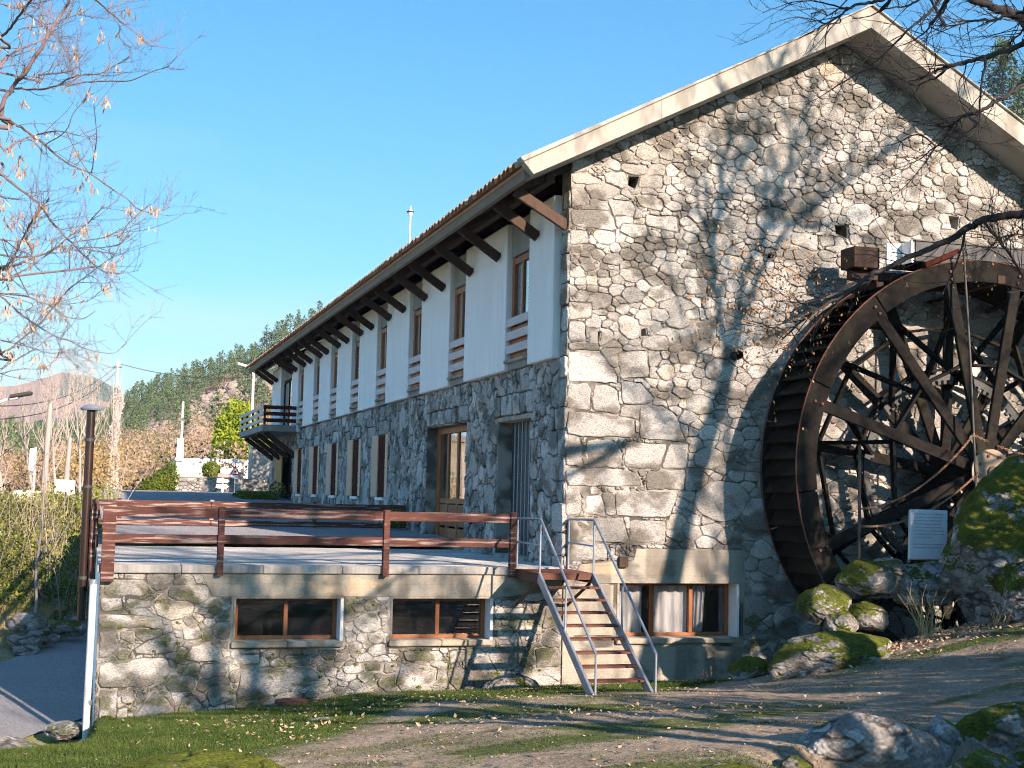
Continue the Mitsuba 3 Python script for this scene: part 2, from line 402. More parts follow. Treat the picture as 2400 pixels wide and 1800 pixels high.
# ---------------------------------------------------------------- measured shapes, metres
GABLE_STONES=[[[-0.01,4.61],[0.41,4.61],[0.43,4.35],[-0.0,4.29]],[[-0.02,4.27],[0.3,4.28],[0.32,3.92],[-0.0,3.9]],[[-0.01,3.88],[0.53,3.92],[0.62,3.77],[-0.01,3.76]],[[-0.02,3.74],[0.59,3.75],[0.93,3.34],[0.94,3.21],[-0.01,3.2]],[[0.92,3.77],[1.5,3.83],[1.53,3.35],[0.99,3.28]],[[-0.01,3.17],[0.39,3.18],[0.44,3.05],[0.43,2.71],[0.0,2.72]],[[0.48,3.16],[0.74,3.18],[0.92,3.1],[1.0,2.7],[0.91,2.66],[0.48,2.72]],[[1.0,3.26],[1.39,3.24],[1.63,2.99],[1.6,2.87],[1.07,2.83],[1.01,2.96]],[[-0.0,2.68],[0.58,2.68],[1.28,2.59],[1.3,2.26],[0.64,2.25],[-0.0,2.26]],[[1.37,2.83],[1.81,2.85],[2.08,2.68],[2.16,2.46],[2.27,2.21],[1.76,2.22],[1.37,2.26]],[[-0.0,2.24],[0.25,2.24],[0.29,2.06],[0.28,1.73],[0.0,1.72]],[[0.36,2.21],[0.85,2.21],[1.0,2.09],[1.06,1.93],[1.03,1.74],[0.41,1.7]],[[1.11,2.18],[1.93,2.16],[1.8,1.84],[1.74,1.72],[1.09,1.72]],[[1.95,2.17],[2.32,2.18],[2.3,1.75],[1.8,1.72]],[[-0.01,1.69],[0.37,1.69],[1.06,1.69],[1.36,1.63],[1.47,1.4],[0.0,1.38]],[[1.51,1.67],[2.28,1.72],[2.25,1.36],[1.51,1.34]],[[0.0,1.35],[0.22,1.35],[0.3,1.18],[0.29,0.96],[0.24,0.87],[0.01,0.86]],[[0.37,1.21],[0.66,1.24],[0.75,0.97],[0.72,0.88],[0.37,0.88]],[[0.02,0.83],[1.08,0.84],[1.2,0.41],[0.04,0.42]],[[1.21,0.82],[1.9,0.79],[1.89,0.42],[1.23,0.41]],[[0.91,1.32],[1.51,1.32],[2.13,1.33],[1.96,0.85],[1.25,0.86],[0.96,0.87]],[[0.04,0.39],[0.77,0.38],[0.8,0.09],[0.04,0.08]],[[0.83,0.37],[1.85,0.38],[1.85,0.09],[0.86,0.09]],[[0.91,4.39],[1.1,4.44],[1.31,4.36],[1.36,4.19],[1.33,4.04],[1.14,3.99],[0.95,4.13]],[[1.4,4.03],[1.61,4.11],[1.85,4.11],[1.91,3.97],[1.9,3.85],[1.62,3.82],[1.36,3.89]],[[1.54,4.59],[1.84,4.59],[1.92,4.45],[1.82,4.36],[1.58,4.37]],[[1.65,3.46],[1.8,3.59],[2.01,3.59],[2.03,3.39],[1.89,3.28],[1.77,3.33]],[[0.01,6.89],[0.29,6.94],[0.63,6.81],[0.34,6.73],[0.02,6.73]],[[-0.01,6.71],[0.21,6.7],[0.32,6.56],[0.33,6.37],[-0.0,6.28]],[[-0.0,6.26],[0.71,6.29],[0.84,6.13],[0.86,5.92],[0.48,5.95],[0.01,5.97]],[[0.0,5.9],[0.33,5.89],[0.35,5.67],[0.0,5.61]],[[0.67,6.5],[1.15,6.5],[1.24,6.39],[1.19,6.23],[0.8,6.2]],[[1.19,6.61],[1.52,6.66],[1.75,6.57],[1.75,6.36],[1.32,6.43]],[[0.94,7.19],[1.44,7.18],[1.44,7.01],[1.11,6.98],[0.94,7.05]],[[0.61,6.98],[1.01,7.03],[1.08,6.8],[0.98,6.7],[0.63,6.81]],[[1.3,6.97],[1.74,7.03],[1.74,6.79],[1.21,6.76]],[[0.96,6.08],[1.46,6.09],[1.49,5.89],[1.18,5.83],[0.92,5.93]],[[1.42,6.27],[2.07,6.3],[2.09,6.0],[1.64,6.05],[1.42,6.07]],[[4.34,6.2],[4.9,6.17],[4.89,5.84],[4.34,5.97]],[[4.93,6.16],[5.23,6.16],[5.25,5.99],[4.97,5.96]],[[2.17,5.2],[2.63,5.2],[2.64,4.92],[2.25,4.88]],[[2.21,4.59],[2.49,4.64],[2.51,4.44],[2.23,4.41]],[[2.39,4.4],[2.85,4.46],[2.82,4.1],[2.54,4.02]],[[2.67,5.08],[3.02,5.12],[3.01,4.9],[2.74,4.85]],[[4.67,6.4],[4.94,6.42],[4.92,6.22],[4.67,6.2]]]
GABLE_HOLES=[[[0.39,4.12],[0.61,4.12],[0.58,3.94],[0.49,3.92]],[[1.38,4.2],[1.46,4.23],[1.49,4.09],[1.38,4.08]],[[3.12,3.89],[3.37,3.9],[3.31,3.74],[3.15,3.76]],[[0.4,3.18],[0.5,3.18],[0.46,3.09]],[[0.23,1.35],[0.44,1.35],[0.45,1.25],[0.33,1.23],[0.3,1.28]],[[1.09,6.95],[1.3,6.97],[1.22,6.73],[1.08,6.79]],[[5.27,6.39],[5.52,6.42],[5.52,6.17],[5.29,6.24]],[[7.74,6.78],[7.98,6.78],[7.94,6.51],[7.8,6.55]],[[3.88,5.74],[4.03,5.75],[3.97,5.67],[3.87,5.67]]]
TERRACE_STONES=[[[-7.67,-0.26],[-6.99,-0.28],[-6.96,-0.53],[-7.66,-0.53]],[[-7.68,-0.55],[-7.36,-0.55],[-7.33,-0.76],[-7.67,-0.78]],[[-7.31,-0.56],[-6.91,-0.61],[-6.91,-0.71],[-7.26,-0.74]],[[-7.7,-0.8],[-6.73,-0.87],[-6.7,-1.04],[-7.69,-1.04]],[[-7.67,-1.07],[-7.43,-1.08],[-7.38,-1.39],[-7.53,-1.5],[-7.67,-1.5]],[[-7.38,-1.08],[-7.15,-1.09],[-7.14,-1.29],[-7.36,-1.2]],[[-7.15,-1.37],[-6.93,-1.23],[-6.53,-1.11],[-6.45,-1.4],[-6.73,-1.44],[-7.13,-1.44]],[[-7.66,-1.59],[-7.34,-1.54],[-7.06,-1.51],[-6.63,-1.5],[-6.57,-1.66],[-6.66,-1.87],[-6.94,-1.96],[-7.65,-1.94]],[[-6.38,-1.54],[-6.23,-1.31],[-5.99,-1.26],[-5.78,-1.4],[-5.75,-1.55],[-6.1,-1.58]],[[-6.63,-1.95],[-6.52,-1.81],[-6.21,-1.79],[-6.14,-1.93],[-6.2,-2.04],[-6.59,-2.04]],[[-6.15,-1.76],[-6.05,-1.6],[-5.69,-1.63],[-5.66,-1.79],[-6.02,-1.87]],[[-7.64,-1.98],[-7.37,-1.98],[-7.36,-2.46],[-7.62,-2.47]],[[-7.31,-2.06],[-7.15,-1.99],[-7.08,-2.11],[-7.12,-2.21],[-7.29,-2.2]],[[-7.13,-2.44],[-6.8,-2.0],[-6.66,-2.1],[-6.48,-2.31],[-6.5,-2.45],[-6.87,-2.49]],[[-6.43,-2.38],[-6.37,-2.13],[-6.2,-2.08],[-6.01,-2.28],[-6.19,-2.41],[-6.45,-2.43]],[[-6.01,-2.06],[-5.85,-1.94],[-5.58,-1.97],[-5.56,-2.18],[-5.9,-2.3]],[[-5.54,-2.14],[-5.46,-1.78],[-5.12,-1.69],[-4.37,-1.66],[-4.12,-1.8],[-4.01,-1.92],[-4.61,-2.06],[-5.49,-2.24]],[[-5.57,-1.48],[-5.18,-1.46],[-5.15,-1.6],[-5.47,-1.65]],[[-6.41,-1.04],[-6.15,-1.03],[-6.07,-1.21],[-6.38,-1.23]],[[-4.78,-1.49],[-4.35,-1.5],[-4.33,-1.63],[-4.75,-1.62]],[[-6.65,-0.38],[-6.03,-0.35],[-6.0,-0.56],[-6.14,-0.67],[-6.64,-0.56]],[[-7.35,-2.28],[-7.19,-2.27],[-7.19,-2.45],[-7.36,-2.46]],[[-2.82,-1.67],[-2.67,-1.65],[-2.21,-1.73],[-2.24,-1.9],[-2.36,-2.07],[-2.81,-2.12],[-2.92,-1.94]],[[-2.65,-2.17],[-2.36,-2.13],[-1.99,-2.13],[-1.84,-2.27],[-1.88,-2.41],[-2.33,-2.4]],[[-2.05,-1.75],[-1.84,-1.71],[-1.57,-1.79],[-1.57,-2.04],[-1.83,-2.13],[-2.02,-1.96]],[[-3.13,-1.62],[-2.88,-1.63],[-2.85,-1.79],[-3.13,-1.81]],[[-3.45,-1.61],[-3.17,-1.63],[-3.17,-1.76],[-3.43,-1.76]],[[-3.83,-1.68],[-3.48,-1.62],[-3.45,-1.78],[-3.78,-1.8]],[[-2.83,-1.45],[-2.17,-1.44],[-2.06,-1.6],[-2.75,-1.6]],[[-2.01,-1.44],[-1.58,-1.42],[-1.55,-1.58],[-2.0,-1.66]],[[-0.51,-1.41],[-0.03,-1.41],[-0.01,-1.73],[-0.47,-1.75]],[[-0.53,-1.77],[-0.02,-1.75],[0.01,-2.02],[-0.25,-1.88],[-0.5,-1.88]],[[-0.3,-0.67],[-0.13,-0.67],[-0.11,-1.04],[-0.38,-1.09]]]
LEFT_BRANCHES=[[[-8.62,-13.37,3.5,0.03],[-8.59,-13.25,3.61,0.0286],[-8.57,-13.19,3.74,0.0272],[-8.53,-13.08,3.86,0.0258],[-8.46,-13.2,3.91,0.0244],[-8.39,-13.21,4.04,0.023],[-8.33,-13.11,4.2,0.0216],[-8.29,-13.07,4.3,0.0202],[-8.25,-12.96,4.43,0.0188],[-8.2,-13.06,4.5,0.0174],[-8.17,-13.05,4.57,0.016]],[[-8.56,-14.24,3.6,0.018],[-8.53,-14.27,3.63,0.0163],[-8.49,-14.26,3.71,0.0147],[-8.44,-14.23,3.76,0.013],[-8.38,-14.05,3.86,0.0113],[-8.33,-13.9,3.94,0.0097],[-8.27,-13.9,4.0,0.008]],[[-8.66,-13.09,4.11,0.016],[-8.6,-13.47,4.06,0.0152],[-8.52,-13.89,3.98,0.0144],[-8.46,-14.1,4.0,0.0136],[-8.37,-14.47,3.99,0.0128],[-8.33,-14.83,3.92,0.012]],[[-8.48,-12.83,3.99,0.014],[-8.39,-12.8,4.03,0.012],[-8.28,-12.88,4.03,0.01],[-8.18,-12.93,4.04,0.008],[-8.14,-13.07,4.03,0.006]],[[-8.68,-12.68,3.94,0.016],[-8.56,-12.68,3.95,0.0147],[-8.43,-12.82,3.92,0.0133],[-8.34,-12.94,3.9,0.012],[-8.24,-13.11,3.89,0.0107],[-8.19,-13.28,3.88,0.0093],[-8.08,-13.48,3.87,0.008],[-7.98,-13.61,3.85,0.0067],[-7.89,-13.68,3.89,0.0053],[-7.8,-13.89,3.9,0.004]],[[-8.18,-13.54,3.77,0.009],[-8.06,-13.6,3.79,0.0081],[-7.9,-13.75,3.77,0.0073],[-7.78,-13.93,3.74,0.0064],[-7.65,-14.08,3.77,0.0056],[-7.58,-14.15,3.78,0.0047],[-7.54,-14.38,3.77,0.0039],[-7.49,-14.38,3.84,0.003]],[[-8.04,-14.83,3.95,0.01],[-8.01,-14.77,3.94,0.0091],[-7.95,-14.53,3.97,0.0083],[-7.9,-14.39,3.98,0.0074],[-7.84,-14.2,4.0,0.0065],[-7.78,-14.15,3.98,0.0056],[-7.71,-14.09,3.94,0.0047],[-7.65,-14.0,3.95,0.0039],[-7.51,-13.74,4.03,0.003]],[[-7.87,-14.49,3.89,0.006],[-7.87,-14.0,3.99,0.005],[-7.82,-13.67,4.04,0.004],[-7.75,-13.34,4.12,0.003]],[[-8.59,-13.76,3.47,0.016],[-8.56,-13.67,3.48,0.0151],[-8.46,-13.58,3.47,0.0141],[-8.38,-13.48,3.44,0.0132],[-8.29,-13.58,3.36,0.0123],[-8.22,-13.45,3.33,0.0114],[-8.12,-13.54,3.25,0.0104],[-8.02,-13.57,3.21,0.0095],[-7.91,-13.53,3.15,0.0086],[-7.84,-13.41,3.13,0.0076],[-7.76,-13.43,3.08,0.0067],[-7.71,-13.3,3.06,0.0058],[-7.64,-13.27,3.04,0.0049],[-7.53,-13.31,3.05,0.0039],[-7.49,-13.33,3.07,0.003]],[[-8.49,-14.48,3.12,0.011],[-8.4,-14.5,3.15,0.0096],[-8.32,-14.45,3.2,0.0082],[-8.22,-14.6,3.2,0.0068],[-8.13,-14.78,3.16,0.0054],[-8.06,-14.72,3.16,0.004]],[[-8.16,-13.83,3.4,0.006],[-8.12,-13.92,3.49,0.005],[-8.06,-13.95,3.57,0.004],[-8.02,-14.07,3.63,0.003]],[[-8.01,-13.92,3.13,0.006],[-7.98,-14.24,3.17,0.0053],[-7.97,-14.44,3.22,0.0045],[-7.98,-14.55,3.3,0.0037],[-7.99,-14.83,3.32,0.003]],[[-8.47,-13.16,2.69,0.013],[-8.41,-13.01,2.86,0.0118],[-8.36,-13.02,2.98,0.0105],[-8.33,-12.94,3.06,0.0092],[-8.27,-12.94,3.14,0.008]],[[-8.64,-13.06,4.42,0.008],[-8.51,-13.2,4.35,0.007],[-8.4,-13.37,4.24,0.006],[-8.29,-13.5,4.12,0.005],[-8.19,-13.76,3.95,0.004],[-8.13,-14.0,3.81,0.003]],[[-8.46,-13.4,4.35,0.007],[-8.36,-13.61,4.17,0.0057],[-8.26,-13.89,3.98,0.0043],[-8.16,-14.11,3.84,0.003]],[[-8.65,-12.7,4.23,0.008],[-8.53,-12.76,4.35,0.0072],[-8.39,-12.85,4.36,0.0063],[-8.25,-13.01,4.37,0.0055],[-8.12,-13.12,4.39,0.0047],[-8.02,-13.08,4.39,0.0038],[-7.92,-13.04,4.42,0.003]],[[-8.64,-13.88,3.03,0.01],[-8.62,-13.4,3.07,0.01],[-8.55,-12.94,3.12,0.01]],[[-8.69,-13.08,3.37,0.018],[-8.57,-13.21,3.23,0.017],[-8.47,-13.29,3.14,0.016],[-8.37,-13.31,3.07,0.015],[-8.3,-13.33,3.01,0.014],[-8.24,-13.45,2.9,0.013],[-8.19,-13.4,2.86,0.012],[-8.14,-13.43,2.8,0.011],[-8.09,-13.47,2.75,0.01],[-8.04,-13.66,2.67,0.009],[-8.0,-13.71,2.63,0.008],[-7.94,-13.84,2.56,0.007],[-7.87,-13.87,2.52,0.006],[-7.79,-13.96,2.51,0.005],[-7.74,-13.95,2.52,0.004],[-7.69,-13.99,2.53,0.003]],[[-8.61,-12.98,2.64,0.016],[-8.56,-13.03,2.64,0.015],[-8.49,-13.06,2.64,0.014],[-8.42,-13.21,2.64,0.013],[-8.35,-13.24,2.68,0.012],[-8.26,-13.28,2.71,0.011],[-8.19,-13.35,2.75,0.01],[-8.12,-13.35,2.82,0.009],[-8.02,-13.36,2.9,0.008],[-7.98,-13.47,2.93,0.007],[-7.91,-13.58,3.0,0.006]],[[-8.52,-14.23,2.38,0.013],[-8.48,-14.05,2.41,0.012],[-8.44,-13.82,2.46,0.011],[-8.4,-13.58,2.53,0.01],[-8.35,-13.34,2.61,0.009],[-8.27,-13.26,2.69,0.008],[-8.21,-13.01,2.79,0.007],[-8.15,-12.81,2.85,0.006]],[[-8.57,-13.26,2.52,0.015],[-8.54,-13.31,2.56,0.0136],[-8.47,-13.4,2.62,0.0122],[-8.41,-13.47,2.73,0.0108],[-8.35,-13.72,2.81,0.0094],[-8.28,-13.93,2.87,0.008]],[[-8.09,-13.99,2.66,0.008],[-7.98,-13.92,2.71,0.0073],[-7.91,-13.85,2.74,0.0066],[-7.85,-13.92,2.76,0.0059],[-7.79,-13.88,2.81,0.0051],[-7.74,-13.91,2.85,0.0044],[-7.69,-13.98,2.9,0.0037],[-7.64,-14.03,2.94,0.003]],[[-8.51,-14.1,2.33,0.012],[-8.47,-14.26,2.3,0.011],[-8.39,-14.32,2.29,0.01],[-8.3,-14.41,2.27,0.009],[-8.23,-14.43,2.24,0.008],[-8.17,-14.46,2.22,0.007],[-8.11,-14.57,2.16,0.006],[-8.06,-14.51,2.15,0.005],[-7.99,-14.69,2.13,0.004],[-7.93,-14.76,2.17,0.003]],[[-8.51,-14.2,2.32,0.011],[-8.48,-14.1,2.31,0.0103],[-8.42,-14.13,2.26,0.0097],[-8.35,-14.23,2.19,0.009],[-8.27,-14.2,2.14,0.0083],[-8.2,-14.3,2.09,0.0077],[-8.14,-14.28,2.06,0.007],[-8.07,-14.32,2.04,0.0063],[-8.01,-14.29,2.01,0.0057],[-7.94,-14.17,2.0,0.005],[-7.88,-14.09,2.0,0.0043],[-7.81,-14.11,2.0,0.0037],[-7.74,-14.03,2.07,0.003]],[[-8.54,-13.39,1.99,0.014],[-8.5,-13.44,2.02,0.0129],[-8.44,-13.5,2.05,0.0118],[-8.35,-13.48,2.14,0.0107],[-8.26,-13.45,2.24,0.0096],[-8.17,-13.52,2.36,0.0085],[-8.08,-13.65,2.45,0.0074],[-7.99,-13.65,2.53,0.0063],[-7.91,-13.85,2.57,0.0052],[-7.85,-14.03,2.59,0.0041],[-7.82,-14.08,2.63,0.003]],[[-8.55,-13.34,2.13,0.007],[-8.51,-13.42,2.11,0.0063],[-8.4,-13.64,2.07,0.0057],[-8.3,-13.85,2.03,0.005],[-8.2,-14.11,1.98,0.0043],[-8.11,-14.36,1.96,0.0037],[-8.06,-14.42,1.96,0.003]],[[-8.17,-13.87,2.11,0.005],[-8.13,-13.61,2.05,0.0044],[-8.06,-13.44,1.99,0.0038],[-8.0,-13.1,1.97,0.0032],[-7.97,-12.86,1.97,0.0026],[-7.95,-12.65,2.02,0.002]],[[-8.5,-13.98,1.85,0.007],[-8.47,-13.77,1.87,0.0062],[-8.37,-13.53,1.92,0.0054],[-8.25,-13.39,1.94,0.0046],[-8.2,-13.1,2.0,0.0038],[-8.15,-12.85,2.07,0.003]],[[-8.19,-14.09,2.27,0.005],[-8.07,-13.91,2.34,0.004],[-8.0,-13.59,2.43,0.003],[-7.93,-13.33,2.54,0.002]],[[-8.04,-12.97,2.78,0.005],[-8.03,-13.13,2.69,0.004],[-7.99,-13.33,2.6,0.003],[-7.92,-13.34,2.58,0.002]],[[-8.03,-14.25,2.6,0.007],[-7.97,-14.12,2.63,0.0063],[-7.86,-14.02,2.66,0.0057],[-7.8,-13.87,2.71,0.005],[-7.76,-13.88,2.77,0.0043],[-7.72,-13.72,2.88,0.0037],[-7.64,-13.7,2.99,0.003]],[[-7.81,-13.87,2.8,0.004],[-7.73,-13.99,2.77,0.0035],[-7.64,-14.13,2.77,0.003],[-7.53,-14.3,2.79,0.0025],[-7.44,-14.38,2.84,0.002]],[[-8.15,-13.62,2.34,0.004],[-8.04,-13.95,2.31,0.0035],[-7.96,-14.16,2.31,0.003],[-7.9,-14.38,2.34,0.0025],[-7.84,-14.67,2.32,0.002]],[[-8.44,-14.72,2.53,0.006],[-8.39,-14.31,2.56,0.0053],[-8.32,-13.88,2.59,0.0045],[-8.32,-13.45,2.6,0.0037],[-8.27,-13.07,2.6,0.003]],[[-8.47,-12.83,2.46,0.006],[-8.38,-13.03,2.34,0.005],[-8.31,-13.39,2.21,0.004],[-8.24,-13.73,2.1,0.003],[-8.15,-13.95,2.06,0.002]],[[-8.46,-14.53,2.57,0.006],[-8.39,-14.04,2.65,0.0047],[-8.34,-13.58,2.74,0.0033],[-8.28,-13.0,2.86,0.002]]]
SEED_SPOTS=[[-8.38,-13.08,3.41],[-8.43,-14.3,2.78],[-8.09,-13.87,3.12],[-8.23,-13.7,3.02],[-8.11,-13.82,2.99],[-7.98,-14.14,2.95],[-8.02,-14.41,2.76],[-7.79,-13.77,2.99],[-7.59,-13.45,3.02],[-7.82,-14.59,2.57],[-7.78,-14.46,4.04],[-7.7,-13.51,4.25],[-8.37,-13.35,4.27],[-8.51,-13.53,4.28],[-8.44,-14.52,3.1],[-8.48,-13.36,3.36],[-8.12,-13.13,4.46],[-7.97,-13.12,4.19],[-8.28,-13.51,4.02],[-8.33,-14.5,2.92],[-8.38,-13.19,3.29],[-8.31,-14.25,3.21],[-8.02,-13.65,3.64],[-8.4,-13.03,3.73],[-8.06,-13.51,3.41],[-8.36,-14.34,2.87],[-8.11,-14.23,3.78],[-8.61,-13.06,4.16],[-7.9,-14.51,3.52],[-8.48,-13.51,2.93],[-8.02,-13.98,2.85],[-7.83,-14.44,2.59],[-7.94,-13.63,2.64],[-7.89,-14.6,2.36],[-8.23,-14.38,2.32],[-8.2,-13.94,2.34],[-8.43,-14.37,2.15],[-8.19,-14.47,2.17],[-8.11,-13.63,2.24],[-8.37,-13.27,2.23],[-8.31,-13.05,2.22],[-8.29,-14.29,1.93],[-8.07,-13.86,2.02],[-8.42,-13.95,2.01],[-7.75,-13.72,2.54],[-7.6,-13.98,2.92],[-8.15,-13.06,2.85],[-8.29,-13.96,2.85],[-8.24,-14.49,2.61],[-8.11,-13.46,2.69],[-8.46,-14.25,2.46],[-8.22,-13.48,1.97],[-8.47,-13.65,2.4],[-7.86,-13.13,2.14]]
RIGHT_BRANCHES=[[[-0.02,-11.54,6.14,0.03],[0.03,-11.61,6.06,0.0342],[0.17,-11.64,6.03,0.0383],[0.27,-11.72,5.96,0.0425],[0.43,-11.71,5.94,0.0467],[0.52,-11.73,5.9,0.0508],[0.65,-11.85,5.78,0.055]],[[0.17,-12.44,5.74,0.02],[0.05,-12.34,5.7,0.0177],[-0.18,-12.34,5.63,0.0154],[-0.24,-12.27,5.61,0.0131],[-0.37,-12.19,5.62,0.0109],[-0.56,-12.23,5.55,0.0086],[-0.66,-12.16,5.54,0.0063],[-0.84,-12.21,5.52,0.004]],[[0.05,-12.59,5.38,0.028],[-0.15,-12.59,5.3,0.0258],[-0.22,-12.47,5.27,0.0236],[-0.4,-12.41,5.2,0.0215],[-0.53,-12.42,5.17,0.0193],[-0.61,-12.32,5.15,0.0171],[-0.78,-12.38,5.09,0.0149],[-0.85,-12.3,5.06,0.0127],[-0.96,-12.37,5.0,0.0105],[-1.06,-12.43,4.95,0.0084],[-1.08,-12.31,4.95,0.0062],[-1.16,-12.24,4.94,0.004]],[[-0.67,-12.22,5.14,0.013],[-0.71,-12.09,5.08,0.0107],[-0.78,-12.02,5.05,0.0085],[-0.81,-11.93,5.03,0.0063],[-0.89,-11.99,4.95,0.004]],[[0.8,-11.63,5.44,0.028],[0.59,-11.62,5.3,0.0253],[0.43,-11.6,5.18,0.0227],[0.31,-11.53,5.09,0.02],[0.17,-11.52,5.01,0.0173],[0.08,-11.52,4.97,0.0147],[-0.06,-11.56,4.92,0.012],[-0.08,-11.47,4.88,0.0093],[-0.12,-11.41,4.8,0.0067],[-0.11,-11.33,4.75,0.004]],[[-0.04,-11.68,4.92,0.012],[-0.19,-11.63,4.88,0.0093],[-0.31,-11.57,4.83,0.0067],[-0.37,-11.53,4.82,0.004]],[[0.03,-11.16,6.3,0.02],[-0.08,-11.22,6.18,0.0179],[-0.2,-11.29,6.06,0.0157],[-0.36,-11.31,5.92,0.0136],[-0.54,-11.36,5.77,0.0114],[-0.6,-11.23,5.67,0.0093],[-0.71,-11.19,5.55,0.0071],[-0.77,-11.1,5.49,0.005]],[[-0.96,-12.65,5.61,0.014],[-0.92,-12.56,5.6,0.0126],[-0.93,-12.52,5.52,0.0111],[-1.02,-12.5,5.44,0.0097],[-1.05,-12.5,5.39,0.0083],[-1.15,-12.56,5.29,0.0069],[-1.29,-12.6,5.19,0.0054],[-1.46,-12.63,5.11,0.004]],[[-0.65,-11.85,5.94,0.012],[-0.67,-11.75,5.93,0.0107],[-0.81,-11.78,5.84,0.0093],[-0.97,-11.79,5.8,0.008],[-1.11,-11.8,5.75,0.0067],[-1.24,-11.84,5.67,0.0053],[-1.43,-11.84,5.62,0.004]],[[-1.12,-12.02,5.81,0.017],[-1.27,-12.09,5.73,0.0154],[-1.33,-11.96,5.74,0.0138],[-1.46,-11.95,5.71,0.0121],[-1.47,-11.84,5.71,0.0105],[-1.56,-11.76,5.63,0.0089],[-1.66,-11.68,5.57,0.0072],[-1.75,-11.66,5.51,0.0056],[-1.8,-11.53,5.49,0.004]],[[-1.61,-12.1,5.61,0.009],[-1.74,-12.12,5.6,0.0078],[-1.85,-12.04,5.65,0.0066],[-1.92,-11.97,5.68,0.0054],[-2.13,-11.99,5.63,0.0042],[-2.4,-11.97,5.51,0.003]],[[-0.63,-12.7,5.09,0.013],[-0.7,-12.77,4.93,0.0112],[-0.73,-12.77,4.75,0.0094],[-0.66,-12.66,4.62,0.0076],[-0.68,-12.67,4.4,0.0058],[-0.72,-12.7,4.32,0.004]],[[0.43,-11.96,5.81,0.012],[0.4,-11.88,5.74,0.0107],[0.35,-11.81,5.66,0.0093],[0.2,-11.84,5.54,0.008]],[[-0.42,-12.12,5.23,0.007],[-0.37,-12.03,5.18,0.0057],[-0.39,-11.98,5.1,0.0043],[-0.39,-11.98,5.0,0.003]],[[-1.02,-10.34,6.22,0.006],[-0.95,-10.47,6.22,0.007],[-0.76,-10.47,6.28,0.008]],[[-1.41,-11.59,5.67,0.007],[-1.54,-11.54,5.66,0.006],[-1.61,-11.4,5.74,0.005],[-1.78,-11.35,5.75,0.004],[-1.99,-11.31,5.67,0.003]],[[0.28,-12.35,3.89,0.042],[0.03,-12.35,3.83,0.0396],[-0.08,-12.2,3.82,0.0372],[-0.25,-12.12,3.79,0.0348],[-0.28,-11.98,3.75,0.0324],[-0.48,-12.0,3.64,0.03],[-0.66,-11.98,3.54,0.0276],[-0.85,-12.01,3.46,0.0252],[-1.03,-11.95,3.37,0.0228],[-1.23,-11.97,3.28,0.0204],[-1.39,-11.96,3.19,0.018],[-1.52,-11.91,3.07,0.0156],[-1.7,-11.88,2.96,0.0132],[-1.88,-11.9,2.85,0.0108],[-2.03,-11.94,2.74,0.0084],[-2.09,-11.78,2.63,0.006]],[[-0.42,-12.1,3.68,0.012],[-0.39,-12.01,3.55,0.0097],[-0.42,-11.93,3.35,0.0075],[-0.44,-11.82,3.18,0.0052],[-0.54,-11.81,3.08,0.003]],[[-0.23,-12.13,3.77,0.014],[-0.12,-12.17,3.62,0.012],[0.05,-12.12,3.49,0.01],[0.29,-11.99,3.34,0.008],[0.46,-11.93,3.2,0.006]],[[-0.02,-12.04,3.65,0.007],[-0.11,-11.97,3.51,0.0057],[-0.19,-11.95,3.39,0.0043],[-0.17,-11.84,3.33,0.003]],[[-0.07,-12.12,3.63,0.007],[0.12,-12.06,3.7,0.0063],[0.27,-12.03,3.71,0.0057],[0.45,-11.95,3.72,0.005]],[[-1.35,-11.63,3.13,0.009],[-1.41,-11.4,3.09,0.007],[-1.53,-11.31,3.13,0.005],[-1.59,-11.2,3.17,0.003]],[[-1.44,-11.57,3.01,0.009],[-1.51,-11.5,2.92,0.007],[-1.56,-11.47,2.8,0.005],[-1.57,-11.4,2.73,0.003]],[[-1.6,-11.7,2.99,0.008],[-1.64,-11.52,3.0,0.006],[-1.71,-11.31,3.05,0.004],[-1.89,-11.2,3.07,0.002]],[[-1.74,-11.64,2.89,0.008],[-1.85,-11.61,2.86,0.006],[-1.99,-11.52,2.79,0.004],[-2.15,-11.46,2.65,0.002]],[[-1.26,-11.74,3.23,0.007],[-1.35,-11.62,3.33,0.0057],[-1.45,-11.58,3.35,0.0045],[-1.66,-11.54,3.28,0.0033],[-1.84,-11.35,3.24,0.002]],[[-1.85,-11.62,2.79,0.006],[-1.92,-11.56,2.75,0.0047],[-2.0,-11.48,2.61,0.0033],[-2.0,-11.4,2.53,0.002]],[[-0.13,-11.87,4.74,0.008],[-0.5,-11.76,4.53,0.0065],[-0.65,-11.75,4.41,0.005],[-0.81,-11.64,4.33,0.0035],[-1.01,-11.56,4.27,0.002]],[[-0.37,-11.58,4.59,0.007],[-0.46,-11.51,4.42,0.0053],[-0.6,-11.38,4.21,0.0037],[-0.82,-11.28,4.03,0.002]],[[-1.01,-11.56,5.29,0.009],[-1.23,-11.41,5.19,0.0067],[-1.43,-11.3,5.05,0.0043],[-1.52,-11.15,4.99,0.002]],[[-0.57,-11.58,4.69,0.007],[-0.74,-11.47,4.61,0.0045],[-0.97,-11.45,4.55,0.002]]]
